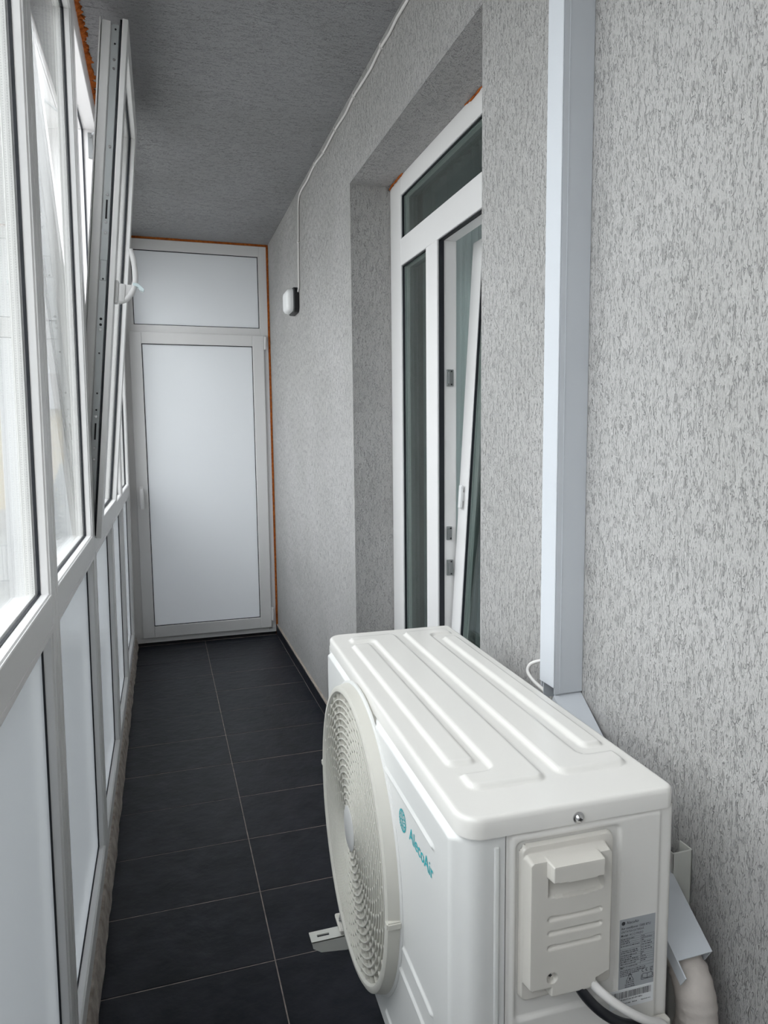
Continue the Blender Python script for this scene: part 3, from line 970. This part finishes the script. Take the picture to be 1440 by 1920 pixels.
# terminal cover
def coverh(v, z):
    z += AZ
    so = 0.0022
    h = 0.0065 * sm(-sdrr(v, z, 0.0705, 0.1955, 0.703, 0.902, 0.010), -0.001, 0.002)
    inner = plateau(v, z, (0.0745, 0.1835, 0.7265, 0.8905), 0.005, 0.0028)
    tabp = plateau(v, z, (0.103, 0.165, 0.714, 0.74), 0.003, 0.003)
    # bottom right corner is chamfered next to the tab
    ch = sm((z - 0.7265) * 1.0 - (v - 0.165) * 0.35, -0.001, 0.001) if v > 0.16 else 1.0
    hi = max(inner * ch, tabp)
    h += 0.0155 * hi
    arc = 0.0028 * (1 - ((v - 0.135) / 0.036) ** 2)
    # notches either side of the bridge handle at the top
    hb = sm(-sdrr(v, z, 0.0965, 0.1655, 0.8685 - arc * .9, 0.8905, 0.002), -0.0008, 0.0012)
    h += 0.0135 * hb
    pk = plateau(v, z, (0.0985, 0.1705, 0.8435 - arc, 0.8695 - arc * .9), 0.002, 0.0016)
    h -= 0.0175 * pk * (0.25 + 0.75 * sm(z, 0.8435 - arc, 0.866))
    for zc in (0.8155, 0.7975, 0.7790):
        q = sm(-sdrr(v, z + 0.0010 * math.cos((v - .134) / .036 * 1.5), 0.0985, 0.1700, zc - 0.0032, zc + 0.0032, 0.0031), -0.001, 0.001)
        slope = sm(z, zc - 0.004, zc + 0.0035)
        h -= 0.0042 * q * slope
    dsc = math.hypot(v - 0.1045, z - 0.740)
    h -= 0.0065 * (1 - sm(dsc, 0.0058, 0.0068))
    return h
vs_ = lin(0.0700, 0.1960, 0.00095)
zs = lin(0.7020 - AZ, 0.9025 - AZ, 0.0011)
bm, g, fs = grid(vs_, zs, lambda v, z: (v, 0.0045 - coverh(v, z) - 0.0035, z))
# drop the empty margin outside the outline
kill = [f for f in fs if sdrr(f.calc_center_median().x, f.calc_center_median().z + AZ, 0.0705, 0.1955, 0.7035, 0.9018, 0.010) > 0.0006 and not (0.102 < f.calc_center_median().x < 0.166)]
bmesh.ops.delete(bm, geom=kill, context='FACES')
cov = obj('terminal_cover', bm, CREAMP, ac, smooth=1.0)
bm = NB(); q = (0.1045, 0.740 - AZ)
lathe(bm, [(0.0001, 0.0160), (0.0034, 0.0155), (0.0042, 0.0140), (0.0042, 0.012), (0.0001, 0.012)], lambda a, b, h: fsd(q[0] + a, q[1] + b, h), 20, False)
s2 = obj('screw', bm, STEEL, cov, smooth=0.8)
bm = NB(); box(bm, q[0] - 0.002, q[0] + 0.002, -0.0165, -0.0156, q[1] - 0.0004, q[1] + 0.0004); box(bm, q[0] - 0.0004, q[0] + 0.0004, -0.0165, -0.0156, q[1] - 0.002, q[1] + 0.002)
obj('screw_slot', bm, DARKH, cov)

# service valve cover at the lower rear corner
bm = NB(); box(bm, 0.236, 0.281, -0.014, -0.001, 0.08, 0.637 - AZ, 0.004, 3)
obj('valve_plate', bm, CREAMP, ac, smooth=0.8)

# fan grille
def ff(a, b, h): return (-h, FC - a, FZ + b)     # a towards the camera, h out of the front
RO = 0.241
bm = NB()
lathe(bm, [(RO, 0.012), (RO, 0.0285), (RO + 0.0035, 0.0325), (RO + 0.0085, 0.0330), (RO + 0.0135, 0.0300), (RO + 0.0165, 0.0180), (RO + 0.0185, 0.0095), (RO + 0.0185, 0.002), (RO, 0.002)], ff, 128)
obj('grille_rim', bm, GRILL, ac, smooth=0.7)
bm = NB()
lathe(bm, [(RO + 0.0225, 0.0075), (RO + 0.0225, 0.0105), (RO + 0.019, 0.0125), (RO + 0.014, 0.0125), (RO + 0.014, 0.0075)], ff, 128)
obj('fan_surround', bm, CREAMF, ac, smooth=0.7)
for ang in (math.radians(-2), math.radians(178)):
    bm = NB()
    ca, sa = math.cos(ang), math.sin(ang)
    fn = lambda a, b, h: ff(a * ca - b * sa, a * sa + b * ca, h)
    vsx = [bm.verts.new(fn(a, b, h)) for a in (RO + 0.008, RO + 0.0215) for b in (-0.006, 0.006) for h in (0.010, 0.0335)]
    for f in [(0, 1, 3, 2), (4, 6, 7, 5), (0, 4, 5, 1), (2, 3, 7, 6), (0, 2, 6, 4), (1, 5, 7, 3)]: bm.faces.new([vsx[i] for i in f])
    bmesh.ops.bevel(bm, geom=list(bm.edges), offset=0.002, segments=2, affect='EDGES')
    obj('rim_clip', bm, GRILL, ac)
NR = 17
R0 = 0.0385
pitch = (RO - R0) / NR
bm = NB()
def htop(R_): return 0.0305 + 0.0015 * (1 - (R_ / RO) ** 2)
for i in range(NR):
    R_ = R0 + pitch * i
    t_ = 0.0024
    h1 = htop(R_)
    lathe(bm, [(R_ - t_ / 2, h1 - 0.017), (R_ - t_ / 2, h1 - 0.0006), (R_, h1), (R_ + t_ / 2, h1 - 0.0006), (R_ + t_ / 2, h1 - 0.017)], ff, 96)
for i in range(NR):
    Ra, Rb = R0 + pitch * i, R0 + pitch * (i + 1)
    if i == NR - 1: Rb = RO
    nrib = 38 if i > 4 else 19
    for k in range(nrib):
        ang = 2 * math.pi * (k / nrib) - i * 0.55 * 2 * math.pi / nrib
        ca, sa = math.cos(ang), math.sin(ang)
        fn = lambda a, b, h: ff(a * ca - b * sa, a * sa + b * ca, h)
        h1 = htop(Ra) - 0.0016
        vsx = [bm.verts.new(fn(a, b, h)) for a in (Ra, Rb) for b in (-0.0011, 0.0011) for h in (h1 - 0.016, h1)]
        for f in [(0, 1, 3, 2), (4, 6, 7, 5), (0, 4, 5, 1), (2, 3, 7, 6), (1, 5, 7, 3), (0, 2, 6, 4)]: bm.faces.new([vsx[j] for j in f])
obj('grille_bars', bm, GRILL, ac, smooth=0.7)
bm = NB()
lathe(bm, [(0.0001, 0.0335), (R0 - 0.002, 0.0330), (R0 + 0.001, 0.0315), (R0 + 0.001, 0.018), (0.0001, 0.018)], ff, 64, False)
obj('grille_hub', bm, HUBM, ac, smooth=0.6)
# fan well and fan
bm = NB()
lathe(bm, [(0.247, 0.006), (0.243, 0.002), (0.243, -0.12), (0.0001, -0.12)], ff, 96, False)
obj('fan_well', bm, mat('well_sheet', (0.20, 0.195, 0.18), 0.6), ac, smooth=0.7)
FAN = mat('fan_plastic', (0.13, 0.13, 0.13), 0.5)
bm = NB(); lathe(bm, [(0.0001, -0.012), (0.052, -0.016), (0.060, -0.028), (0.060, -0.09), (0.0001, -0.09)], ff, 48, False)
fan = obj('fan', bm, FAN, ac, smooth=0.7)
for k in range(3):
    bm = NB()
    rows = []
    for i in range(10):
        R_ = 0.055 + (0.225 - 0.055) * i / 9
        row = []
        for j in range(12):
            a = 2 * math.pi * k / 3 + (j / 11 - 0.5) * (1.25 + 0.35 * i / 9) + 0.35 * (i / 9) ** 2
            hh = -0.055 + 0.040 * (j / 11 - 0.5) * 2 * (1 - 0.3 * i / 9)
            row.append(bm.verts.new(ff(R_ * math.cos(a), R_ * math.sin(a), hh)))
        rows.append(row)
    for i in range(9):
        for j in range(11): bm.faces.new((rows[i][j], rows[i + 1][j], rows[i + 1][j + 1], rows[i][j + 1]))
    bl = obj('fan_blade', bm, FAN, fan, smooth=1.0)
    md = bl.modifiers.new('thickness', 'SOLIDIFY'); md.thickness = 0.0025
# feet
for u0 in (0.105, 0.585):
    bm = NB()
    box(bm, -0.030, WA + 0.02, u0, u0 + 0.055, -0.0095, -0.0005, 0.002)
    ft = obj('foot', bm, CREAMP, ac)
    bm = NB()
    fx = -0.016
    lathe(bm, [(0.0001, 0.016), (0.005, 0.016), (0.006, 0.014), (0.006, 0.009), (0.010, 0.009), (0.010, 0.006), (0.006, 0.006), (0.006, 0.003), (0.011, 0.003), (0.011, 0.0), (0.0001, 0.0)],
          lambda a, b, h: (fx + a, u0 + 0.028 + b, h), 16, False)
    obj('bolt', bm, STEEL, ft, smooth=0.6)

# ---- printing
def text_mesh(txt, size, bold=0.0):
    cu = bpy.data.curves.new('print', 'FONT')
    cu.body = txt
    cu.size = size
    cu.offset = bold
    cu.resolution_u = 3
    o = bpy.data.objects.new('print', cu)
    C.objects.link(o)
    dg = bpy.context.evaluated_depsgraph_get()
    dg.update()
    me = bpy.data.meshes.new_from_object(o.evaluated_get(dg))
    bpy.data.objects.remove(o)
    bpy.data.curves.remove(cu)
    return me
def add_text(bm, txt, x, y, fn, height, width=None, bold=0.0):
    """height = capital height; width = total width if given"""
    me = text_mesh(txt, 1.0, bold)
    xs = [v.co.x for v in me.vertices]; ys = [v.co.y for v in me.vertices]
    if not xs: return
    capm = text_mesh('H', 1.0); ch = max(v.co.y for v in capm.vertices)
    bpy.data.meshes.remove(capm)
    s = height / ch
    sx = (width / (max(xs) - min(xs))) if width else s
    x0 = min(xs)
    vv = [bm.verts.new(fn(x + (v.co.x - x0) * sx, y + v.co.y * s)) for v in me.vertices]
    for p in me.polygons:
        try: bm.faces.new([vv[i] for i in p.vertices])
        except ValueError: pass
    bpy.data.meshes.remove(me)

# logo on the front: emblem and name
P0 = 0.0096
def flogo(a, b): return (-P0, 0.181 - a, 0.820 - AZ + b)
bm = NB()
add_text(bm, 'AlecoAir', 0.0, 0.0, flogo, 0.0185, 0.1005, 0.009)
obj('brand_name', bm, TEAL, ac)
bm = NB()
ec, eR = (0.213, 0.829 - AZ), 0.0170
NT = 96
o_, i_ = [], []
for k in range(NT):
    a = 2 * math.pi * k / NT
    Ro = eR * (1.0 if (k // 2) % 2 else 0.93)
    o_.append(bm.verts.new((-P0, ec[0] - Ro * math.cos(a), ec[1] + Ro * math.sin(a))))
    i_.append(bm.verts.new((-P0, ec[0] - eR * 0.82 * math.cos(a), ec[1] + eR * 0.82 * math.sin(a))))
for k in range(NT): bm.faces.new((o_[k], o_[(k + 1) % NT], i_[(k + 1) % NT], i_[k]))
def stroke(pts, w_):
    for (xa, ya), (xb, yb) in zip(pts, pts[1:]):
        d = math.hypot(xb - xa, yb - ya); nx, ny = -(yb - ya) / d * w_ / 2, (xb - xa) / d * w_ / 2
        ex, ey = (xb - xa) / d * w_ / 2, (yb - ya) / d * w_ / 2
        q = [(xa - ex + nx, ya - ey + ny), (xa - ex - nx, ya - ey - ny), (xb + ex - nx, yb + ey - ny), (xb + ex + nx, yb + ey + ny)]
        bm.faces.new([bm.verts.new((-P0, ec[0] - a * eR, ec[1] + b * eR)) for a, b in q])
for k in range(3):
    a = 2 * math.pi * k / 3 + 0.5
    rot = lambda p: (p[0] * math.cos(a) - p[1] * math.sin(a), p[0] * math.sin(a) + p[1] * math.cos(a))
    stroke([rot(p) for p in ((0.0, 0.0), (0.30, 0.12), (0.38, 0.42), (0.72, 0.45))], 0.13)
    stroke([rot(p) for p in ((0.30, 0.12), (0.62, -0.05), (0.80, 0.10))], 0.11)
    stroke([rot(p) for p in ((0.38, 0.42), (0.20, 0.70), (0.32, 0.80))], 0.11)
    stroke([rot(p) for p in ((0.05, 0.32), (-0.08, 0.62), (0.05, 0.78))], 0.11)
obj('brand_emblem', bm, TEAL, ac)

# rating sticker on the side panel
YS = -0.0029
def fl(a, b): return (a, YS, b - AZ)
bm = NB(); box(bm, 0.2085, 0.2600, YS + 0.0001, YS + 0.0006, 0.683 - AZ, 0.7795 - AZ)
lab = obj('rating_sticker', bm, LABEL, ac)
bm = NB()
YS = -0.00295
add_text(bm, 'AlecoAir', 0.2180, 0.7725, fl, 0.0036, 0.0180, 0.012)
disc(bm, (0.2135, 0.7742), 0.0026, lambda a, b, h: fl(a, b), 0)
add_text(bm, 'Aer condi\u021bionat 12000 BTU', 0.2105, 0.7660, fl, 0.0029, 0.0425, 0.014)
add_text(bm, 'UNITATEA EXTERN\u0102', 0.2105, 0.7612, fl, 0.0028, 0.0330)
add_text(bm, 'Model:', 0.2105, 0.7562, fl, 0.0028, 0.0105, 0.014)
add_text(bm, 'AC12 FRIZO', 0.2225, 0.7562, fl, 0.0028, 0.0200)
def rct(a0, a1, b0, b1): bm.faces.new([bm.verts.new(fl(a, b)) for a, b in ((a0, b0), (a1, b0), (a1, b1), (a0, b1))])
th = 0.00022
t0, t1, tb0, tb1, tm = 0.2095, 0.2590, 0.7120, 0.7540, 0.2395
for x in (t0, t1): rct(x - th / 2, x + th / 2, tb0, tb1)
rct(tm - th / 2, tm + th / 2, tb0 + 0.002, tb1)
rowsz = [0.7540, 0.7512, 0.7484, 0.7456, 0.7386, 0.7316, 0.7288, 0.7260, 0.7232, 0.7204, 0.7162, 0.7120]
for z in rowsz: rct(t0, t1, z - th / 2, z + th / 2)
rnd = random.Random(3)
def words(x0, x1, z, h=0.0013):
    x = x0
    while x < x1 - 0.002:
        l_ = rnd.uniform(0.0012, 0.0045)
        l_ = min(l_, x1 - x)
        # unreadable small print: word-sized rows of strokes
        xx = x
        while xx < x + l_:
            rct(xx, xx + 0.00042, z, z + h * rnd.choice((1, 1, 1.35)))
            if rnd.random() < 0.6: rct(xx, xx + 0.0008, z + h * rnd.choice((0, 0.45, 0.85)), z + h * 0.2 + h * rnd.choice((0, 0.45, 0.85)))
            xx += 0.0009
        x += l_ + 0.0008
for z, e in ((0.7518, 0.231), (0.7490, 0.222), (0.7462, 0.224), (0.7425, 0.238), (0.7355, 0.235), (0.7330, 0.238), (0.7294, 0.236), (0.7266, 0.226),
             (0.7238, 0.236), (0.7210, 0.237), (0.7178, 0.234), (0.7138, 0.237), (0.7126, 0.216)):
    words(t0 + 0.001, e, z)
for z, e in ((0.7518, 0.246), (0.7490, 0.256), (0.7462, 0.246), (0.7430, 0.254), (0.7400, 0.257), (0.7360, 0.254), (0.7330, 0.2565), (0.7294, 0.246), (0.7266, 0.244), (0.7238, 0.250), (0.7205, 0.249), (0.7178, 0.247)):
    words(tm + 0.001, e, z)
for z, e in ((0.7090, 0.247), (0.7066, 0.248), (0.7042, 0.239), (0.7018, 0.228)): words(t0 + 0.001, e, z)
# flame triangle
tri = [(0.2195, 0.6945), (0.2305, 0.6945), (0.2250, 0.7040)]
def polyline(pts, w_, close=False):
    P = pts + ([pts[0]] if close else [])
    for (xa, ya), (xb, yb) in zip(P, P[1:]):
        d = math.hypot(xb - xa, yb - ya); nx, ny = -(yb - ya) / d * w_ / 2, (xb - xa) / d * w_ / 2
        bm.faces.new([bm.verts.new(fl(a, b)) for a, b in ((xa + nx, ya + ny), (xa - nx, ya - ny), (xb - nx, yb - ny), (xb + nx, yb + ny))])
polyline(tri, 0.0006, True)
bm.faces.new([bm.verts.new(fl(0.2250 + a, 0.6955 + b)) for a, b in ((-0.0008, 0), (0.0008, 0), (0.0015, 0.0014), (0.0007, 0.0030), (0.0002, 0.0044), (-0.0006, 0.0028), (-0.0014, 0.0015))])
for z, a, b_ in ((0.6915, 0.2195, 0.2305), (0.6885, 0.2180, 0.2320), (0.6858, 0.2180, 0.2320)): words(a, b_, z, 0.0014)
# CE mark, bin, manual symbol
def arc(cx, cy, r, a0, a1, w_): polyline([(cx + r * math.cos(math.radians(a0 + (a1 - a0) * k / 10)), cy + r * math.sin(math.radians(a0 + (a1 - a0) * k / 10))) for k in range(11)], w_)
arc(0.2445, 0.7045, 0.0021, 75, 285, 0.0007); arc(0.2502, 0.7045, 0.0021, 75, 285, 0.0007); rct(0.2482, 0.2500, 0.7042, 0.7048)
polyline([(0.2545, 0.7068), (0.2580, 0.7068), (0.2575, 0.7035), (0.2550, 0.7035)], 0.0005, True); polyline([(0.2542, 0.7030), (0.2583, 0.7075)], 0.0004); rct(0.2545, 0.2582, 0.7018, 0.7026)
polyline([(0.2430, 0.6945), (0.2505, 0.6930), (0.2580, 0.6945), (0.2572, 0.7000), (0.2505, 0.6992), (0.2440, 0.7000)], 0.0006, True); polyline([(0.2505, 0.6930), (0.2505, 0.6992)], 0.0006)
polyline([(0.2415, 0.6925), (0.2423, 0.6988)], 0.0007); polyline([(0.2595, 0.6925), (0.2588, 0.6988)], 0.0007); polyline([(0.2415, 0.6922), (0.2595, 0.6922)], 0.0008)
obj('sticker_print', bm, BLACKP, lab)
bm = NB(); box(bm, 0.1965, 0.2600, -0.0032, -0.0027, 0.6590 - AZ, 0.6845 - AZ)
YS = -0.00335
lab2 = obj('barcode_sticker', bm, LABELW, ac)
bm = NB()
x = 0.1995
while x < 0.2565:
    wd = rnd.choice((0.0003, 0.0003, 0.0006, 0.0009))
    rct(x, x + wd, 0.6725, 0.6815)
    x += wd + rnd.choice((0.0004, 0.0004, 0.0007, 0.001))
words(0.2120, 0.2450, 0.6690, 0.0018); words(0.2100, 0.2260, 0.6640, 0.0013); words(0.2290, 0.2380, 0.6640, 0.0013); words(0.2420, 0.2560, 0.6640, 0.0013)
obj('barcode_print', bm, BLACKP, lab2)

# power cables leaving the terminal cover (world coordinates via the unit's frame)
acm = Matrix.Translation((0.3144, 0.705, AZ)) @ Matrix.Rotation(-0.0327, 4, 'Z')
def W(v, u, z): return acm @ Vector((v, u, z - AZ))
bm = NB(); tube(bm, curve_pts([W(0.140, -0.011, 0.735), W(0.146, -0.016, 0.712), W(0.166, -0.026, 0.688), W(0.193, -0.030, 0.668), W(0.222, -0.028, 0.654), W(0.252, -0.020, 0.635), W(0.275, -0.012, 0.59), W(0.28, -0.01, 0.52)], 10), 0.0062, 14)
tag(obj('power_cable', bm, BLACKC, smooth=1.0), 'thick black cable curving out from under the terminal cover', 'cable')
bm = NB(); tube(bm, curve_pts([W(0.155, -0.010, 0.735), W(0.163, -0.018, 0.716), W(0.182, -0.028, 0.698), W(0.207, -0.033, 0.679), W(0.234, -0.031, 0.660), W(0.262, -0.022, 0.640), W(0.286, -0.012, 0.60), W(0.292, -0.01, 0.52)], 10), 0.0055, 14)
tag(obj('power_cable', bm, WHITEC, smooth=1.0), 'white cable curving out from under the terminal cover above the black one', 'cable')
bm = NB(); tube(bm, curve_pts([(XR + 0.004, 1.232, 0.925), (0.722, 1.240, 0.925), (0.706, 1.252, 0.915), (0.700, 1.250, 0.900), (0.700, 1.225, 0.889), (0.700, 1.190, 0.884), (0.700, 1.155, 0.880)], 10), 0.0038, 12)
tag(obj('signal_cable', bm, WHITEC, smooth=1.0), 'thin white cable looping from the wall into the foot of the trunking', 'cable')

# ------------------------------------------------------------------ bulkhead lamp and its cable
lamp = empty('wall_lamp', (XR, 3.89, 2.118)); tag(lamp, 'small oblong wall lamp with black base and white cover on the right wall', 'lamp')
def rr_outline(hw, hh, r, n=6):
    o = []
    for cx, cy, a0 in ((hw - r, hh - r, 0), (-hw + r, hh - r, 90), (-hw + r, -hh + r, 180), (hw - r, -hh + r, 270)):
        for k in range(n + 1):
            a = math.radians(a0 + 90 * k / n)
            o.append((cx + r * math.cos(a), cy + r * math.sin(a)))
    return o
def loft(bm, layers, fn):
    rings = [[bm.verts.new(fn(a, b, h)) for a, b in rr_outline(hw, hh, r)] for hw, hh, r, h in layers]
    n_ = len(rings[0])
    for A, B in zip(rings, rings[1:]):
        for k in range(n_): bm.faces.new((A[k], A[(k + 1) % n_], B[(k + 1) % n_], B[k]))
    bm.faces.new(rings[0][::-1]); bm.faces.new(rings[-1])
fnl = lambda a, b, h: (-h, a, b)
bm = NB(); loft(bm, [(0.085, 0.066, 0.03, 0.0005), (0.085, 0.066, 0.03, 0.026), (0.080, 0.062, 0.03, 0.031)], fnl); obj('lamp_base', bm, BLACKPL, lamp, smooth=0.7)
bm = NB(); loft(bm, [(0.077, 0.059, 0.028, 0.030), (0.077, 0.059, 0.028, 0.042), (0.073, 0.055, 0.026, 0.056), (0.062, 0.045, 0.02, 0.064), (0.04, 0.03, 0.012, 0.067)], fnl); obj('lamp_cover', bm, DIFF, lamp, smooth=0.9)
XC_ = XR - 0.0055
cpts = [(1.15, 2.633), (1.45, 2.629), (1.75, 2.636), (2.05, 2.634), (2.14, 2.636), (2.21, 2.630), (2.30, 2.633), (2.43, 2.623), (2.64, 2.631), (2.77, 2.622), (2.93, 2.629), (3.15, 2.622), (3.33, 2.636), (3.51, 2.624), (3.66, 2.626), (3.735, 2.60), (3.755, 2.50), (3.765, 2.40), (3.775, 2.31), (3.780, 2.22), (3.785, 2.175), (3.82, 2.15)]
full = [(YB, 2.634), (-0.6, 2.63), (0.0, 2.636), (0.6, 2.63)] + cpts
bm = NB(); tube(bm, curve_pts([(XC_, y, z) for y, z in full], 6), 0.0048, 10)
lc = tag(obj('lamp_cable', bm, WHITEC, smooth=1.0), 'thin white cable clipped along the top of the right wall down to the wall lamp', 'cable')
for y, z, vert in ((1.45, 2.629, 0), (2.30, 2.633, 0), (2.64, 2.631, 0), (2.93, 2.629, 0), (3.15, 2.622, 0), (3.33, 2.636, 0), (3.765, 2.40, 1)):
    bm = NB()
    if vert: box(bm, XC_ - 0.0065, XR, y - 0.008, y + 0.007, z - 0.003, z + 0.003, 0.001)
    else: box(bm, XC_ - 0.0065, XR, y - 0.004, y + 0.004, z - 0.006, z + 0.010, 0.001)
    obj('cable_clip', bm, WHITEC, lc)

# ------------------------------------------------------------------ outside
GZ = -3.2
bm = NB(); box(bm, -60, 30, -40, 90, GZ - 0.2, GZ)
tag(obj('ground', bm, mat('pale_paving', (0.30, 0.295, 0.285), 0.95, 0.1, mottle=(0.35, (0.22, 0.22, 0.21)))), kind='structure')
bm = NB(); box(bm, -0.32, 8, -6, YE + 4.9, GZ, -0.165)
tag(obj('wall_below', bm, mat('house_render', (0.45, 0.44, 0.43), 0.9)), kind='structure')
# yellow building
bd = empty('house', (-6.0, 41, GZ)); tag(bd, 'long yellow house with grey roof beyond the left windows', 'building')
bm = NB(); box(bm, -7, 9, 0, 8, 0.0, 6.2); obj('wall', bm, mat('yellow_render', (0.56, 0.44, 0.24), 0.9), bd)
bm = NB(); box(bm, -7.02, 9.02, -0.03, 8, 0.0, 1.0); obj('plinth', bm, mat('grey_plinth', (0.36, 0.33, 0.30), 0.9), bd)
bm = NB(); prism(bm, [(-0.5, 6.2), (8.5, 6.2), (4, 8.4)], lambda a, b, h: (h, a, b), -7.5, 9.5); obj('roof', bm, mat('grey_roof', (0.27, 0.26, 0.26), 0.8), bd)
# fence
fe_ = empty('fence', (-8, 24.9, GZ)); tag(fe_, 'low wire fence with grey posts standing in front of the yellow house', 'fence')
FM = mat('fence_metal', (0.33, 0.34, 0.34), 0.6)
for i in range(6):
    bm = NB(); tube(bm, [(i * 2.0, 0, 0), (i * 2.0, 0, 1.35)], 0.035, 8); obj('post', bm, FM, fe_)
bm = NB()
for z in (0.08, 1.22): box(bm, 0, 10, -0.015, 0.015, z, z + 0.05)
for i in range(84): box(bm, i * 0.12, i * 0.12 + 0.018, -0.008, 0.008, 0.05, 1.25)
k = obj('pickets', bm, FM, fe_); k['kind'] = 'stuff'
# trees
def tree(x, y, h, r, label, seed):
    t = empty('tree', (x, y, GZ)); tag(t, label, 'tree', None)
    bm = NB(); tube(bm, [(0, 0, 0), (0.05, 0, h * 0.35), (0, 0.05, h * 0.8)], 0.14, 8, rfn=lambda i: (0.16, 0.12, 0.04)[i]); obj('trunk', bm, mat('bark', (0.13, 0.10, 0.08), 0.9), t)
    rn = random.Random(seed)
    bm = NB()
    for i in range(1400):
        z = rn.uniform(0.22, 1.0)
        rad = r * (1.05 - z) * 1.25 * rn.uniform(0.3, 1.0) ** 0.5
        a = rn.uniform(0, 2 * math.pi)
        c = Vector((rad * math.cos(a), rad * math.sin(a), z * h))
        d1_ = Vector((rn.uniform(-1, 1), rn.uniform(-1, 1), rn.uniform(-.6, .3))).normalized() * rn.uniform(0.12, 0.26)
        d2_ = d1_.cross(Vector((rn.uniform(-1, 1), rn.uniform(-1, 1), 1))).normalized() * 0.07
        bm.faces.new([bm.verts.new(c - d2_), bm.verts.new(c + d1_ * 0.5), bm.verts.new(c + d2_), bm.verts.new(c - d1_ * 0.5)])
    f = obj('foliage', bm, mat('fir_green', (0.06, 0.09, 0.06), 0.9), t); f['kind'] = 'stuff'
tree(-8.8, 54, 10.0, 2.6, 'dark tall fir rising behind the yellow house', 1)
tree(-3.7, 30, 3.6, 1.1, 'small grey green conifer in front of the yellow house', 2)
# overhead wires
bm = NB(); tube(bm, curve_pts([(-25, 30, 6.2), (-10, 29.5, 5.7), (5, 29, 6.1)], 10), 0.02, 6)
tag(obj('overhead_wire', bm, BLACKC), 'upper thin overhead wire crossing the sky outside the left windows', 'wire')
bm = NB(); tube(bm, curve_pts([(-25, 30, 5.5), (-10, 29.5, 5.05), (5, 29, 5.4)], 10), 0.02, 6)
tag(obj('overhead_wire', bm, BLACKC), 'lower thin overhead wire crossing the sky outside the left windows', 'wire')
